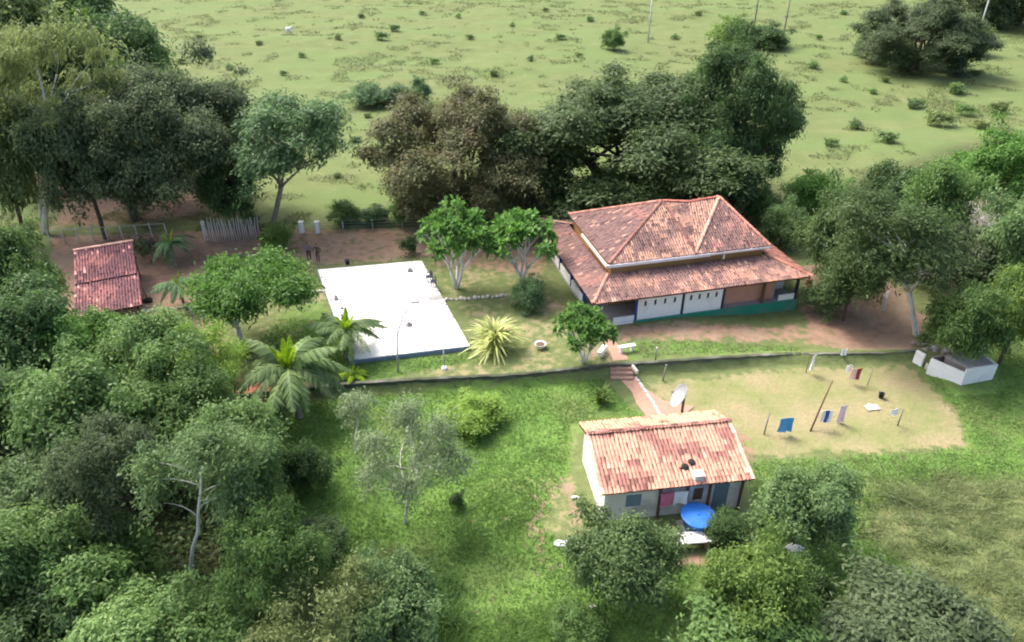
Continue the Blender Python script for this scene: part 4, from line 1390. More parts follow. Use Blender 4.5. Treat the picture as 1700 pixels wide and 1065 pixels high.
# --- coconut palms with real fronds
def frond_mesh(name, seed, L=3.4, arch=.9, leafl=.75):
    rg = random.Random(seed)
    V, Q, tt = [], [], []
    n = 30
    pts = []
    for i in range(n + 1):
        s = i / n
        pts.append(Vector((L * (s * .88), 0, L * (.55 * s - arch * s * s))))
    for i in range(n):
        a, b = pts[i], pts[i + 1]
        r = .045 * (1 - .8 * i / n)
        k = len(V)
        V += [a + Vector((0, r, 0)), a + Vector((0, -r, 0)), b + Vector((0, -r, 0)), b + Vector((0, r, 0))]
        Q.append((k, k + 1, k + 2, k + 3)); tt.append(.8)
    for i in range(3, n + 1):
        s = i / n
        p = pts[i]
        d = (pts[i] - pts[i - 1]).normalized()
        ll = leafl * math.sin(math.pi * min(1, .18 + .85 * s)) ** .6 * rg.uniform(.85, 1.1)
        for sg in (-1, 1):
            out = (Vector((0, sg, 0)) * 1. + d * .65 + Vector((0, 0, rg.uniform(-.75, -.25)))).normalized()
            wv = d * .085
            k = len(V)
            m = p + out * ll * .5
            e = p + out * ll + Vector((0, 0, -.25 * ll))
            V += [p - wv * .6, p + wv * .6, m + wv, m - wv, e]
            Q += [(k, k + 1, k + 2, k + 3)]
            tt.append(rg.random())
            Q += [(k + 3, k + 2, k + 4, k + 4)]
            tt.append(tt[-1])
    tri = [(a, b, c) for a, b, c, d in Q if c == d]
    tr_t = [t for t, q in zip(tt, Q) if q[2] == q[3]]
    qd = [q for q in Q if q[2] != q[3]]
    qd_t = [t for t, q in zip(tt, Q) if q[2] != q[3]]
    me = from_arrays(name, np.array([tuple(v) for v in V]), qd, tri, tint=np.array(qd_t + tr_t))
    me.materials.append(LM['frond'])
    return me
FR = [frond_mesh('frond_a', 1, 3.4, .55), frond_mesh('frond_b', 2, 3.4, .85), frond_mesh('frond_c', 3, 3.4, 1.15), frond_mesh('frond_up', 4, 3.0, .25, .5)]

def coconut(name, label, base, top_z, nf, scale, leaf='frond', lean=(0, 0), heart=5, bark='greybark', seed=1):
    rg = random.Random(seed)
    x, y, z = ground(*base)
    root = thing(name, label, 'palm', (x, y, z), 0)
    T = Tube()
    n = 9
    pts = [(lean[0] * (i / n) ** 1.5, lean[1] * (i / n) ** 1.5, -.2 + (top_z + .2) * i / n) for i in range(n + 1)]
    T.add(pts, [.17 * scale + .10 * scale * max(0, 1 - i / 1.5) for i in range(n + 1)], 8)
    link('trunk', T.mesh('trunk'), M[bark], root)
    for i in range(nf + heart):
        hrt = i >= nf
        o = link('frond', FR[3] if hrt else FR[rg.choice((0, 1, 1, 2))], LM['heart' if hrt else leaf], root, own=True)
        o.location = (lean[0], lean[1], top_z)
        a = i * 2.399 + rg.uniform(-.25, .25)
        el = rg.uniform(.55, 1.05) if hrt else rg.uniform(-.35, .45)
        sc_ = scale * (rg.uniform(.5, .7) if hrt else rg.uniform(.85, 1.1))
        o.scale = (sc_,) * 3
        o.rotation_euler = (0, -el, a)
        o.rotation_mode = 'XYZ'
    return root
coconut('coconut_palm', 'large coconut palm with drooping fronds in front of the dark wall', (497, 692), 3.6, 24, 1.2, seed=3, lean=(-.1, .1))
coconut('coconut_palm', 'smaller palm at the left side of the white slab', (577, 594), 2.2, 18, .85, seed=5, lean=(.15, .1))
coconut('small_palm', 'small palm beside the paling fence in the shelter yard', (292, 440), 2.1, 16, .66, leaf='teal', heart=2, seed=9)
coconut('small_palm', 'small palm in the shelter yard next to the flat-topped tree', (307, 512), 2.1, 16, .66, leaf='teal', heart=2, seed=11)
coconut('young_palm', 'low yellow-green young palm between the big palm and the slab', (588, 628), .35, 6, .42, leaf='heart', heart=6, seed=7)

# ================================================================ undergrowth and grass (uncountable)
def undergrowth():
    rg = np.random.default_rng(5)
    n = 90000
    x, y = rg.uniform(-46, 34, n), rg.uniform(13, 62, n)
    wv = forest_w(x, y)
    k = (wv > .5 + .3 * rg.random(n)) & ~((x > 15) & (y < 45))
    x, y = x[k], y[k]
    z = hgt(x, y) + rg.random(len(x)) ** 1.6 * (.3 + 1.2 * vnoise(x / 2, y / 2, 0, 4))
    p = np.stack([x, y, z], 1)
    p = np.repeat(p, 3, 0) + rg.normal(0, .15, (len(p) * 3, 3))
    m = len(p)
    nrm = np.array([0, 0, .8]) + rg.normal(0, .5, (m, 3))
    nrm /= np.linalg.norm(nrm, axis=1)[:, None]
    t = np.cross(nrm, rg.normal(0, 1, (m, 3)))
    t /= np.linalg.norm(t, axis=1)[:, None]
    b = np.cross(nrm, t)
    L = rg.uniform(.2, .42, m)[:, None]
    V = np.stack([p, p + t * L * .5 + b * L * .22, p + t * L, p + t * L * .5 - b * L * .22], 1).reshape(-1, 3)
    o = link('undergrowth', leaves_mesh('undergrowth', V, rg.random(m)), LM['mango'])
    tag(o, 'dark leafy undergrowth filling the gaps of the woods', 'undergrowth', kind='stuff')
undergrowth()

def blades(name, x, y, h, wd, lf, label, seed, lean=.35):
    rg = np.random.default_rng(seed)
    n = len(x)
    z = hgt(x, y) - .02
    a = rg.uniform(0, 6.283, n)
    ln = rg.normal(0, lean, (n, 2)) * h[:, None]
    b = np.stack([np.cos(a), np.sin(a)], 1) * wd[:, None]
    V = np.zeros((n, 3, 3))
    V[:, 0, 0], V[:, 0, 1], V[:, 0, 2] = x - b[:, 0], y - b[:, 1], z
    V[:, 1, 0], V[:, 1, 1], V[:, 1, 2] = x + b[:, 0], y + b[:, 1], z
    V[:, 2, 0], V[:, 2, 1], V[:, 2, 2] = x + ln[:, 0], y + ln[:, 1], z + h
    tt = np.clip(.55 * vnoise(x / 1.3, y / 1.3, 0, seed) + .45 * rg.random(n), 0, 1)
    o = link(name, from_arrays(name, V.reshape(-1, 3), tris=np.arange(n * 3).reshape(-1, 3), tint=tt), LM[lf])
    tag(o, label, 'grass', kind='stuff')

LM['g_lush'] = leafmat('grass_lush', (.092, .182, .038), (.170, .285, .070), .48, 0)
LM['g_wild'] = leafmat('grass_wild', (.135, .200, .068), (.29, .33, .15), .5, 0)
LM['g_past'] = leafmat('grass_pasture', (.115, .152, .052), (.165, .195, .076), .5, 0)

def inside_any(x, y):
    """footprints and paths to keep clear of grass"""
    k = np.zeros(len(x), bool)
    for poly in ([(945, 690), (1215, 690), (1265, 870), (985, 875)], [(1000, 556), (1030, 552), (1150, 690), (1080, 700)], [(1085, 660), (1140, 665), (1250, 710), (1090, 705)],
                 [(1520, 570), (1660, 570), (1660, 645), (1590, 648)]):
        k |= polyw(poly, .1, x=x, y=y) > .5
    return k

rg = np.random.default_rng(77)
n = 420000
x, y = rg.uniform(-19, 36, n), rg.uniform(16, 46, n)
wl = np.zeros(n)
for poly, s, a in LUSH:
    np.maximum(wl, polyw(poly, s, x=x, y=y) * a, out=wl)
k = (wl > .35 + .4 * rg.random(n)) & ~inside_any(x, y) & (forest_w(x, y) < .6) & (rg.random(n) < .35 + vnoise(x / 1.1, y / 1.1, 0, 8))
x, y = x[k], y[k]
long_ = smooth(32, 22, y) * smooth(.35, .7, vnoise(x / 2.5, y / 2.5, 0, 12))
h = (.07 + .10 * rg.random(len(x))) * (1 + 1.8 * long_)
blades('lawn_grass', x, y, h, .018 + .02 * rg.random(len(x)), 'g_lush', 'lush green grass of the lower lawn', 2, 1.0)
n = 200000
x, y = rg.uniform(11, 42, n), rg.uniform(16, 36, n)
wv = polyw([(1440, 800), (1560, 770), (1760, 780), (1900, 1065), (1900, 1250), (1500, 1250), (1640, 1000), (1520, 930), (1430, 880)], 1.2, x=x, y=y)
k = (wv > .3 + .5 * rg.random(n)) & (vnoise(x / .9, y / .6, 0, 31) > .08)
x, y = x[k], y[k]
h = .07 + .5 * vnoise(x / .8, y / .5, 0, 31) ** 1.5 * rg.random(len(x))
blades('wild_grass', x, y, h, .018 + .02 * rg.random(len(x)), 'g_wild', 'rough yellowish wild grass at the lower right', 3, 1.0)
n = 260000
y = 62 + 150 * rg.random(n) ** 1.4
x = rg.uniform(-1, 1, n) * (y * .78 + 5)
k = vnoise(x / 2.6, y / 2.6, 0, 41) + .5 * vnoise(x / 9, y / 9, 0, 42) > .94
x, y = x[k], y[k]
h = (.10 + .2 * rg.random(len(x))) * (.7 + y / 160)
blades('pasture_grass', x, y, h, (.03 + .03 * rg.random(len(x))) * (.5 + y / 90), 'g_past', 'tufty yellowish grass of the open pasture', 4, 1.6)

# ================================================================ fences, posts, poles
def wire_fence(pts, label, hpost, m='wood', step=1.6, name='wire_fence', nw=3, top=True):
    P = [Vector(ground(*p)) for p in pts]
    root = thing(name, label, 'fence', P[0])
    tops = []
    for i in range(len(P) - 1):
        L = (P[i + 1] - P[i]).length
        k = max(1, int(L / step))
        for j in range(k + (i == len(P) - 2)):
            q = P[i].lerp(P[i + 1], j / k)
            q.z = float(hgt(q.x, q.y))
            h_ = hpost * random.uniform(.92, 1.08)
            o = tube('post', [(0, 0, -.3), (random.uniform(-.04, .04), random.uniform(-.04, .04), h_)], [.06, .05], M[m], root, 6)
            o.location = q - P[0]
            tops.append(q - P[0])
    for w_ in range(nw):
        f = (.95, .62, .3)[w_]
        tube('wire', [t + Vector((0, 0, hpost * f)) for t in tops], .012 if not (top and w_ == 0) else .03, M['metal' if not top else 'palewood'] if w_ == 0 else M['metal'], root, 5)
    return root
wire_fence([(84, 404), (180, 398), (278, 392)], 'post and wire fence with pale top rail behind the tiled shelter', 1.35, 'palewood', 1.1)
wire_fence([(470, 384), (570, 380), (668, 377), (735, 375)], 'low fence with pale posts behind the white slab', .9, 'pole', 1.9, top=False)
# paling fence
pf = thing('paling_fence', 'tall grey fence of rough palings between the palm and the gate posts', 'fence', ground(343, 402))
p0, p1 = Vector(ground(343, 404)), Vector(ground(432, 398))
for i in range(24):
    q = p0.lerp(p1, i / 23) - p0
    o = tube('paling', [(0, 0, -.2), (random.uniform(-.06, .06), random.uniform(-.05, .05), 1.2), (random.uniform(-.12, .12), random.uniform(-.1, .1), random.uniform(1.9, 2.5))], [.06, .055, .03], M['palewood'], pf, 6)
    o.location = q
for zz in (.5, 1.5):
    tube('rail', [(0, .08, zz), ((p1 - p0).x, (p1 - p0).y + .08, zz)], .04, M['wood'], pf, 6)
o = thing('white_post', 'white post at the left end of the paling fence', 'post', ground(343, 398))
box('shaft', (-.12, -.12, -.2), (.12, .12, 1.75), M['white'], o, .02)
box('cap', (-.15, -.15, 1.752), (.15, .15, 1.82), M['white'], o, .02)
for px, lb in ((502, 'left white gate post behind the slab'), (528, 'right white gate post behind the slab')):
    o = thing('gate_post', lb, 'post', ground(px, 386))
    box('shaft', (-.17, -.17, -.2), (.17, .17, 1.05), M['white'], o, .02)
    box('cap', (-.22, -.22, 1.052), (.22, .22, 1.13), M['white'], o, .02)
def person(px, py, rz, label, shirt, trousers, arm=.2, seed=0):
    """standing figure: one skinned body mesh, materials by region"""
    x, y, z = ground(px, py)
    vs = [((0, 0, .95), .135), ((0, 0, 1.15), .125), ((0, 0, 1.36), .15), ((0, 0, 1.47), .07), ((0, -.01, 1.54), .058), ((0, -.02, 1.63), .098), ((0, -.015, 1.72), .085)]
    ed = [(i, i + 1) for i in range(6)]
    for sg in (-1, 1):
        k = len(vs)
        vs += [((sg * .10, 0, .90), .10), ((sg * .11, -.03, .50), .068), ((sg * .115, 0, .09), .045), ((sg * .13, -.15, .045), .04)]
        ed += [(0, k), (k, k + 1), (k + 1, k + 2), (k + 2, k + 3)]
        k = len(vs)
        vs += [((sg * .20, 0, 1.38), .065), ((sg * (.25 + arm * .2), .02, 1.12), .046), ((sg * (.24 + arm * .1), -.08 - arm * .3, .90), .036), ((sg * .23, -.12 - arm * .35, .82), .034), ((sg * .22, -.14 - arm * .4, .75), .02)]
        ed += [(2, k), (k, k + 1), (k + 1, k + 2), (k + 2, k + 3), (k + 3, k + 4)]
    me = bpy.data.meshes.new('body_skeleton')
    me.from_pydata([v for v, r in vs], ed, [])
    o = bpy.data.objects.new('person', me)
    COL.objects.link(o)
    o.modifiers.new('skin', 'SKIN')
    for i, (v, r) in enumerate(vs):
        me.skin_vertices[0].data[i].radius = (r, r * (.8 if 0.9 < v[2] < 1.4 and abs(v[0]) < .05 else 1))
    me.skin_vertices[0].data[0].use_root = True
    o.modifiers.new('sub', 'SUBSURF').levels = 1
    dg = bpy.context.evaluated_depsgraph_get()
    body = bpy.data.meshes.new_from_object(o.evaluated_get(dg))
    bpy.data.objects.remove(o)
    for mm in (shirt, trousers, 'skin', 'hair'):
        body.materials.append(M[mm])
    for p in body.polygons:
        c = p.center
        p.use_smooth = True
        hand = abs(c.x) > .17 and c.z < .95
        if hand or 1.47 < c.z:
            p.material_index = 3 if (c.z > 1.66 or (c.z > 1.56 and c.y > .0)) else 2
        elif c.z < .96:
            p.material_index = 1
    o = bpy.data.objects.new('person', body)
    COL.objects.link(o)
    o.location = (x, y, z)
    o.rotation_euler = (0, 0, rz)
    tag(o, label, 'person')
M['skin'] = mat('skin', (.22, .12, .08), .6, .1)
M['hair'] = mat('hair', (.02, .016, .014), .7, .2)
M['cl_grey'] = mat('grey_purple_cloth', (.16, .13, .16), .9, .1)
M['cl_black'] = mat('black_cloth', (.025, .02, .022), .9, .2)
M['cl_brown'] = mat('brown_cloth', (.07, .055, .045), .9, .2)
person(514, 432, R(25), 'left of two people standing behind the slab, in black trousers', 'cl_grey', 'cl_black', .2)
person(529, 434, R(-20), 'right of two people standing behind the slab, in brown clothes', 'cl_brown', 'cl_brown', .5)
# tall poles in the pasture
for bx_, lb, m_ in (((1076, 70), 'pale thin pole in the pasture above the broad tree', 'pole'), ((1252, 42), 'dark pole by the yellow-green pasture bush', 'wood'),
                    ((1300, 62), 'dark pole at the right end of the low pasture bush', 'wood'), ((1622, 62), 'white pole beside the pasture thicket', 'pole')):
    o = thing('utility_pole', lb, 'pole', ground(*bx_))
    tube('shaft', [(0, 0, -.5), (0, 0, 10.5)], [.17, .11], M[m_], o, 8)
    box('crossarm', (-.9, -.06, 9.6), (.9, .06, 9.75), M['wood'], o, .01)
    for k in (-.75, 0, .75):
        q = tube('insulator', [(k, 0, 9.75), (k, 0, 9.95)], .05, M['white'], o, 8)
# slim curved lamp posts at the slab
x, y, z = ground(661, 617)
o = thing('garden_lamp', 'slim curved grey lamp post in front of the white slab', 'lamp', (x, y, z))
tube('pole', [(0, 0, -.2), (.05, .1, 1.4), (.15, .3, 2.8), (.5, .9, 3.8), (1.1, 1.9, 4.3)], [.07, .055, .05, .045, .04], M['metal'], o, 8)
box('lamp_head', (.95, 1.75, 4.22), (1.5, 2.15, 4.34), M['grey'], o, .03)
x, y, z = ground(738, 612)
o = thing('short_post', 'short post with white foot in front of the slab near corner', 'post', (x, y, z))
tube('shaft', [(0, 0, -.1), (0, 0, 1.5)], [.05, .04], M['metal'], o, 8)
lathe('foot', [(.0, .18), (.16, .17), (.2, .08), (.2, -.1)], M['white'], o, 14)
o = thing('short_post', 'short grey post at the left edge of the white slab', 'post', (*G(568, 512, .36), .36))
tube('shaft', [(0, 0, -.02), (0, 0, 1.35)], [.05, .04], M['metal'], o, 8)
lathe('foot', [(.0, .1), (.12, .09), (.14, 0)], M['grey'], o, 14)
# stone edging rows
def edging(pts, label, n, m='stone'):
    P = [Vector(ground(*p)) for p in pts]
    root = thing('stone_edging', label, 'edging', P[0])
    L = P[-1] - P[0]
    me = [rock('stone', .17, M[m], root, (0, 0, -50), 100 + i, (1.2, .8, .7)) for i in range(3)]
    for i in range(n):
        q = L * (i / max(1, n - 1))
        o = me[i] if i < 3 else link('stone', me[i % 3].data, None, root)
        o.location = q + Vector((random.uniform(-.06, .06), random.uniform(-.08, .08), .05))
        o.rotation_euler = (0, 0, random.uniform(0, 3.1))
        o.scale = [random.uniform(.75, 1.25)] * 3
edging([(742, 498), (848, 491)], 'row of pale stones from the slab towards the farmhouse', 15)
edging([(488, 489), (538, 483)], 'row of pale stones left of the slab', 8)
edging([(240, 516), (352, 508)], 'row of pale stones along the shelter yard path', 16)
# low posts in the lower lawn fence
x, y, z = ground(1100, 632)
o = thing('fence_stake', 'dark stake just below the wall right of the brick path', 'post', (x, y, z))
tube('shaft', [(0, 0, -.2), (.12, .05, 1.25)], [.06, .05], M['wood'], o, 7)
box('cap', (.06, -.01, 1.25), (.18, .11, 1.29), M['wood'], o, .01)
x, y, z = ground(1088, 598)
o = thing('fence_stake', 'thin stake standing on the dark wall right of the brick path', 'post', (x, y, z))
tube('shaft', [(0, 0, -.2), (0, .02, 1.0)], [.045, .04], M['wood'], o, 7)
box('cap', (-.06, -.04, 1.0), (.06, .08, 1.05), M['stone'], o, .01)

# ================================================================ small things in the yard
def bench(px, py, rz, L, label):
    x, y, z = ground(px, py)
    o = thing('garden_bench', label, 'bench', (x, y, z), rz)
    box('seat', (-L / 2, -.17, .42), (L / 2, .17, .5), M['white'], o, .02)
    for s in (-1, 1):
        box('leg', (s * (L / 2 - .22) - .07, -.14, -.1), (s * (L / 2 - .22) + .07, .14, .419), M['white'], o, .02)
bench(1040, 583, R(16), 1.25, 'white concrete bench right of the brick path')
bench(999, 588, R(60), 1.1, 'white concrete bench left of the brick path')
x, y, z = ground(897, 577)
o = thing('white_planter', 'round white planter alone on the yard lawn', 'planter', (x, y, z))
lathe('pot', [(0, 0), (.26, 0), (.38, .34), (.42, .36), (.38, .36), (.33, .30), (0, .28)], M['white'], o, 18)
lathe('soil', [(0, .31), (.33, .305)], M['brownwood'], o, 18)
# two dark chairs on the slab edge
def chair(px, py, rz, label):
    o = thing('garden_chair', label, 'chair', (*G(px, py, .36), .362), rz)
    box('seat', (-.22, -.22, .40), (.22, .22, .45), M['navy'], o, .02)
    b = box('backrest', (-.22, .18, .451), (.22, .23, .88), M['navy'], o, .02)
    for sx in (-1, 1):
        for sy in (-1, 1):
            box('leg', (sx * .19 - .03, sy * .19 - .03, 0), (sx * .19 + .03, sy * .19 + .03, .399), M['navy'], o, .01)
        box('armrest', (sx * .22 - .03, -.2, .62), (sx * .22 + .03, .179, .66), M['navy'], o, .01)
chair(713, 466, R(-60), 'left of two dark chairs on the right edge of the slab')
chair(720, 474, R(-80), 'right of two dark chairs on the right edge of the slab')
for px, py, lb in ((679, 540, 'small grey block on the white slab beside the lamp'), (681, 450, 'small grey block at the far right of the white slab'), (558, 496, 'small grey block at the left edge of the white slab')):
    o = thing('grey_block', lb, 'block', (*G(px, py, .36), .362), random.uniform(0, 3))
    box('block', (-.22, -.15, 0), (.22, .15, .2), M['grey'], o, .03)
    box('top_stone', (-.12, -.1, .201), (.1, .08, .3), M['wood'], o, .03)
x, y, z = ground(577, 438)
o = thing('dark_pot', 'dark pot standing behind the far edge of the slab', 'pot', (x, y, z))
lathe('pot', [(0, 0), (.14, 0), (.22, .4), (.19, .42), (.15, .36), (0, .34)], M['navy'], o, 14)
x, y, z = ground(245, 500)
o = thing('dark_heap', 'small black heap with a stick on the shelter yard', 'heap', (x, y, z))
rock('heap', .42, M['dark'], o, (0, 0, .05), 51, (1.1, .8, .6))
tube('stick', [(0, .05, .1), (-.25, .3, 1.1)], [.05, .03], M['brownwood'], o, 6)
x, y, z = ground(304, 500)
o = thing('dark_post', 'dark post with white top in the shelter yard', 'post', (x, y, z))
tube('shaft', [(0, 0, -.2), (0, 0, 1.25)], [.12, .1], M['navy'], o, 8)
box('cap', (-.14, -.14, 1.25), (.14, .14, 1.6), M['white'], o, .03)
x, y, z = ground(320, 520)
o = thing('white_post', 'short white post at the end of the stone row by the woods', 'post', (x, y, z))
box('shaft', (-.09, -.09, -.2), (.09, .09, .85), M['white'], o, .02)
box('cap', (-.12, -.12, .85), (.12, .12, .9), M['white'], o, .02)
x, y, z = ground(425, 645)
o = thing('earth_mound', 'low mound of red earth between the woods and the big palm', 'mound', (x, y, z))
rock('mound', 1.0, M['redearth'], o, (0, 0, -.05), 61, (1.5, .8, .35))
rock('clod', .35, M['redearth'], o, (-.9, .5, .1), 62, (1.1, .8, .6))
# debris by the cottage
for px, py, sc_, lb in ((935, 903, .30, 'crumpled white sheet on the grass left of the dense bush'), (1316, 914, .42, 'white scrap lying right of the yellow-green bush'), (955, 826, .16, 'small white scrap beside the cottage side wall'), (985, 1008, .16, 'tiny white scrap near the bottom edge')):
    x, y, z = ground(px, py)
    o = rock('white_scrap', sc_, M['cl_white'], None, (x, y, z + sc_ * .25), int(px), (1.3, .7, .45))
    tag(o, lb, 'scrap')

# ================================================================ satellite dish
x, y, z = ground(1131, 691)
o = thing('satellite_dish', 'grey satellite dish on a dark pole behind the cottage', 'satellite dish', (x, y, z))
DS = .9
tube('pole', [(0, 0, -.3), (0, .0, 1.45)], [.09, .08], M['brownwood'], o, 10)
dz = Vector((-.85, .03, .50)).normalized()                       # the way the dish faces
q = dz.to_track_quat('Z', 'Y')
prof = [(0.0, 0)] + [(r_, .32 * (r_ / .85) ** 2) for r_ in (.2, .4, .6, .75, .85)]
prof += [(.87, .345), (.86, .31)] + [(r_, .32 * (r_ / .85) ** 2 - .03) for r_ in (.7, .5, .3, .1)]
d_ = lathe('dish', prof, M['metal'], o, 28)
d_.location = Vector((-.12, -.05, 1.55))
d_.scale = (DS, DS, DS)
d_.rotation_mode = 'QUATERNION'
d_.rotation_quaternion = q
for k in range(3):
    a = k * 2.094
    tube('feed_arm', [(.8 * math.cos(a), .8 * math.sin(a), .3), (.03 * math.cos(a), .03 * math.sin(a), .85)], .015, M['wood'], d_, 5)
lathe('feed_horn', [(0, .78), (.07, .78), (.07, .95), (0, .95)], M['wood'], d_, 10)

# ================================================================ tank, trough, cloth at the cottage
x, y, z = ground(1155, 880)
o = thing('water_tank', 'round bright blue plastic water tank in front of the cottage', 'tank', (x, y, z), .3)
box('stand', (-.75, -.75, -.2), (.75, .75, .2), M['grey'], o, .03)
lathe('tank_body', [(0, .201), (.62, .201), (.66, .3), (.80, 1.02), (.86, 1.04), (.86, 1.10), (.79, 1.10)], M['tank'], o, 28)
lid = lathe('lid', [(.88, 1.07), (.90, 1.11), (.84, 1.13), (.80, 1.11), (.5, 1.13), (.2, 1.15), (0, 1.155)], M['tank'], o, 28)
tube('lid_knob', [(0, 0, 1.15), (0, 0, 1.2)], [.07, .06], M['tank'], lid, 10)
tube('inlet_pipe', [(.5, .85, .0), (.5, .85, 1.0), (.5, .7, 1.0)], .03, M['metal'], o, 6)
x, y, z = ground(1145, 908)
o = thing('wash_table', 'long white slab table below the blue water tank', 'table', (x, y, z), R(6))
box('table_top', (-1.15, -.36, .62), (1.1, .36, .72), M['white'], o, .02)
for s in (-1, 1):
    box('support', (s * .85 - .1, -.28, -.2), (s * .85 + .1, .28, .619), M['brick'], o, .02)

def cloth(name, W_, H_, mats, label, loc, rz, cat='cloth', wave=.06, seed=0, group=None, flat=False, part='cloth'):
    """hanging cloth, thick and wavy; several materials make side-by-side strips"""
    rr = random.Random(seed)
    if len(mats) > 1:
        root = thing(name, label, cat, loc, rz, group)
    k0 = 0
    objs = []
    for si, mm in enumerate(mats):
        u0, u1 = si / len(mats), (si + 1) / len(mats)
        nu, nv = 9, 9
        V, Q = [], []
        ph = [rr.uniform(0, 6) for _ in range(3)]
        for j in range(nv + 1):
            for i in range(nu + 1):
                u = u0 + (u1 - u0) * i / nu
                s = j / nv
                off = wave * (math.sin(u * 9 + ph[0]) * (.3 + s) + .5 * math.sin(u * 17 + s * 3 + ph[1]) * s)
                if flat:
                    V.append((W_ * (u - .5), H_ * (s - .5) + off, .06 + abs(off) * .8))
                else:
                    V.append((W_ * (u - .5) * (1 - .06 * math.sin(s * 3)), off, -H_ * s + .03 * math.sin(u * 7 + ph[2])))
        nn = (nu + 1) * (nv + 1)
        nrm = (0, 0, -.03) if flat else (0, .02, 0)
        V += [(a + nrm[0], b + nrm[1], c + nrm[2]) for a, b, c in V]
        for j in range(nv):
            for i in range(nu):
                a = j * (nu + 1) + i
                f = (a, a + 1, a + nu + 2, a + nu + 1)
                Q += [f, tuple(v + nn for v in f[::-1])]
        rim = [i for i in range(nu + 1)] + [j * (nu + 1) + nu for j in range(1, nv + 1)] + [nv * (nu + 1) + i for i in range(nu - 1, -1, -1)] + [j * (nu + 1) for j in range(nv - 1, 0, -1)]
        for a, b in zip(rim, rim[1:] + rim[:1]):
            Q.append((a, b, b + nn, a + nn))
        me = bpy.data.meshes.new(name)
        me.from_pydata(V, [], Q)
        for p in me.polygons:
            p.use_smooth = True
        me.update()
        if len(mats) > 1:
            link(part, me, M[mm], root)
        else:
            o = link(name, me, M[mm], None, loc, (0, 0, rz))
            return tag(o, label, cat, group)
    return root
# clothesline A across the dry lawn
def line_point(px, py, zoff):
    x, y, z = ground(px, py)
    return Vector((x, y, z + zoff))
ca, cb, cc = line_point(1268, 722, 0), line_point(1345, 716, 0), line_point(1490, 706, 0)
o = thing('clothesline', 'front clothesline with a long leaning prop pole on the dry lawn', 'clothesline', ca)
tube('post', [(0, 0, -.3), (.1, .2, .8), (.25, .45, 1.35)], [.05, .045, .04], M['wood'], o, 7)
b = cb - ca
tube('prop_pole', [b + Vector((0, 0, -.05)), b + Vector((.85, 1.0, 1.8)), b + Vector((1.3, 1.5, 2.7))], [.055, .05, .04], M['brownwood'], o, 7)
c = cc - ca
tube('post', [c + Vector((0, 0, -.3)), c + Vector((0, 0, 1.3))], [.05, .04], M['wood'], o, 7)
tube('line', [Vector((.22, .4, 1.3)), (b + Vector((.45, .9, 1.28)) + Vector((.22, .4, 1.3))) / 2 + Vector((0, 0, -.05)), b + Vector((.42, 1.1, 1.42)), (b + c) / 2 + Vector((.1, .5, 1.32)), c + Vector((0, 0, 1.28))], .005, M['wood'], o, 5)
def hung(px, py, z, W_, H_, mats, label, name='hung_cloth', rz=R(8), seed=1, **k):
    gz_ = ground(px, py)[2]
    x, y = G(px, py, gz_ + z)
    return cloth(name, W_, H_, mats, label, (x, y, gz_ + z), rz, seed=seed, **k)
hung(1308, 694, 1.32, .85, 1.05, ['cl_blue'], 'light blue cloth hanging at the left of the clothesline', seed=1)
hung(1375, 682, 1.34, .80, .85, ['cl_white', 'cl_navy', 'cl_white'], 'dark blue and white towel on the clothesline', seed=2)
hung(1402, 673, 1.36, .42, 1.3, ['cl_pink'], 'long pale pink cloth on the clothesline beside the towel', seed=3, wave=.04)
hung(1487, 679, 1.28, .45, .45, ['cl_white'], 'small white cloth at the right end of the clothesline', seed=4)
x, y, z = ground(1447, 677)
cloth('spread_cloth', .85, .5, ['cl_cream'], 'cream cloth spread on the dry lawn to bleach', (x, y, z + .02), R(10), seed=5, flat=True)
# second line close to the wall
la, lb_ = line_point(1338, 618, 0), line_point(1440, 640, 0)
o = thing('clothesline', 'rear clothesline running close below the dark wall', 'clothesline', la)
tube('post', [(0, 0, -.3), (0, 0, 1.5)], [.03, .025], M['brownwood'], o, 7)
d = lb_ - la
tube('post', [d + Vector((0, 0, -.3)), d + Vector((0, 0, 1.4))], [.03, .025], M['wood'], o, 7)
tube('line', [(0, 0, 1.45), d / 2 + Vector((0, 0, 1.3)), d + Vector((0, 0, 1.35))], .005, M['wood'], o, 5)
hung(1353, 590, 1.4, .45, 1.1, ['cl_white'], 'white cloth hanging at the left of the rear line', seed=6, rz=R(40))
hung(1412, 606, 1.35, .40, .5, ['cl_white'], 'white shirt on the rear line next to the salmon garment', seed=7)
hung(1424, 612, 1.3, .72, .85, ['cl_salmon', 'cl_red'], 'salmon and dark red garment at the right of the rear line', seed=8)
x, y, z = ground(1398, 586)
cloth('draped_cloth', .38, .5, ['cl_white'], 'small white cloth draped over the dark wall', (x, y - .22, z + .35), R(5), seed=9)
x, y, z = ground(1462, 660)
o = thing('black_bucket', 'small black bucket on the dry lawn behind the cream cloth', 'bucket', (x, y, z))
lathe('bucket', [(0, 0), (.13, 0), (.18, .36), (.2, .37), (.17, .35), (.12, .03), (0, .03)], M['dark'], o, 14)
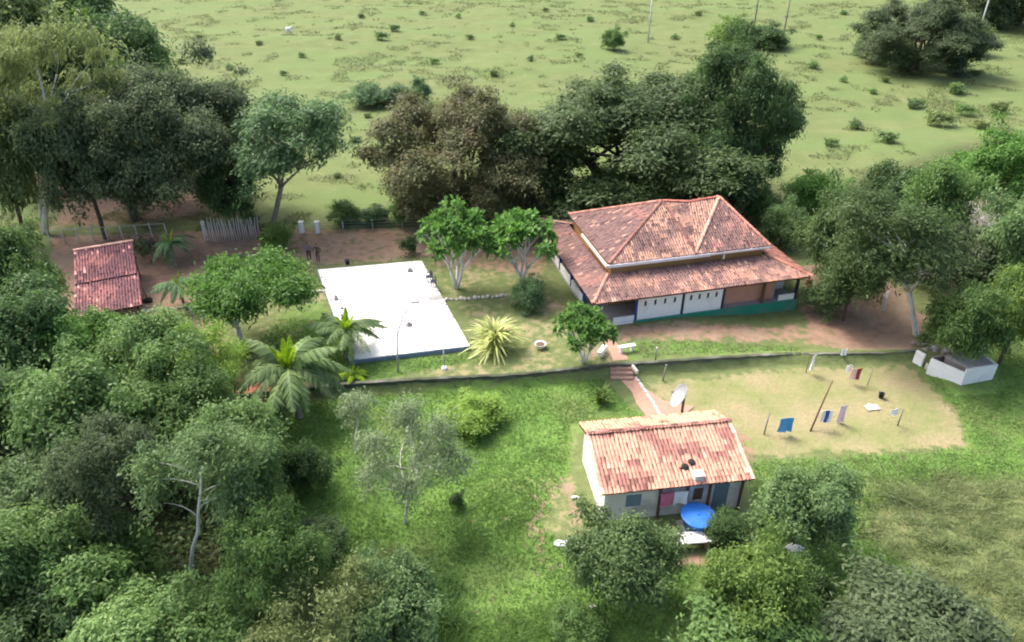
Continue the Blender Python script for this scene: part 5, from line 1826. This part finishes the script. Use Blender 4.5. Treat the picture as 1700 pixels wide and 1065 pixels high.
tube('handle', [(-.18, 0, .36), (-.12, 0, .50), (.12, 0, .50), (.18, 0, .36)], .012, M['metal'], o, 5)
# washing on the cottage veranda
sm = S.matrix_basis
cloth('hung_cloth', 1.5, .9, ['cl_magenta', 'cl_white'], 'magenta and white cloth hung on the cottage veranda', sm @ Vector((3.85, .04, 1.9)), R(8), seed=10)
# white animal lying far off and pale stump at the yard tree
def cow():
    x, y, z = ground(475, 52)
    T = Tube()
    me = bpy.data.meshes.new('cow')
    bm = bmesh.new()
    sk = [((0, 0, .55), .34), ((.45, 0, .58), .36), ((.85, 0, .55), .30), ((1.1, 0, .75), .2), ((1.3, 0, .95), .16), ((1.55, 0, .9), .10)]
    legs = [((0, 0, .5), (.1, .35, .15), (.5, .45, .1)), ((.85, 0, .5), (.95, .3, .15), (1.3, .35, .1)), ((0, 0, .5), (.1, -.35, .15), (.5, -.45, .1)), ((.85, 0, .5), (.95, -.3, .15), (1.3, -.35, .1))]
    T.add([p for p, r in sk], [r for p, r in sk], 10)
    for l_ in legs:
        T.add(l_, [.14, .1, .06], 7)
    T.add([(1.3, .05, 1.02), (1.22, .26, 1.04)], [.05, .02], 5)
    T.add([(1.3, -.05, 1.02), (1.22, -.26, 1.04)], [.05, .02], 5)
    T.add([(-.3, 0, .65), (-.42, 0, .3), (-.4, .1, .08)], [.04, .03, .03], 5)
    o = link('cow', T.mesh('cow'), M['cl_white'], None, (x, y, z - .02), (0, 0, .2))
    tag(o, 'white cow lying in the far pasture at top left', 'cow')
cow()
x, y, z = ground(1466, 516)
o = thing('pale_stump', 'leaning pale dead trunk on the red earth yard', 'trunk', (x, y, z))
tube('trunk', [(0, 0, -.2), (.12, .25, .8), (.3, .6, 1.5)], [.11, .1, .08], M['palebark'], o, 8)
tube('branch', [(.12, .25, .8), (-.1, .5, 1.25)], [.06, .03], M['palebark'], o, 6)
x, y, z = ground(1424, 476)
o = rock('white_rock', .22, M['cl_white'], None, (x, y, z + .08), 71, (1.2, .8, .7))
tag(o, 'small white rock at the back of the red earth yard', 'rock')
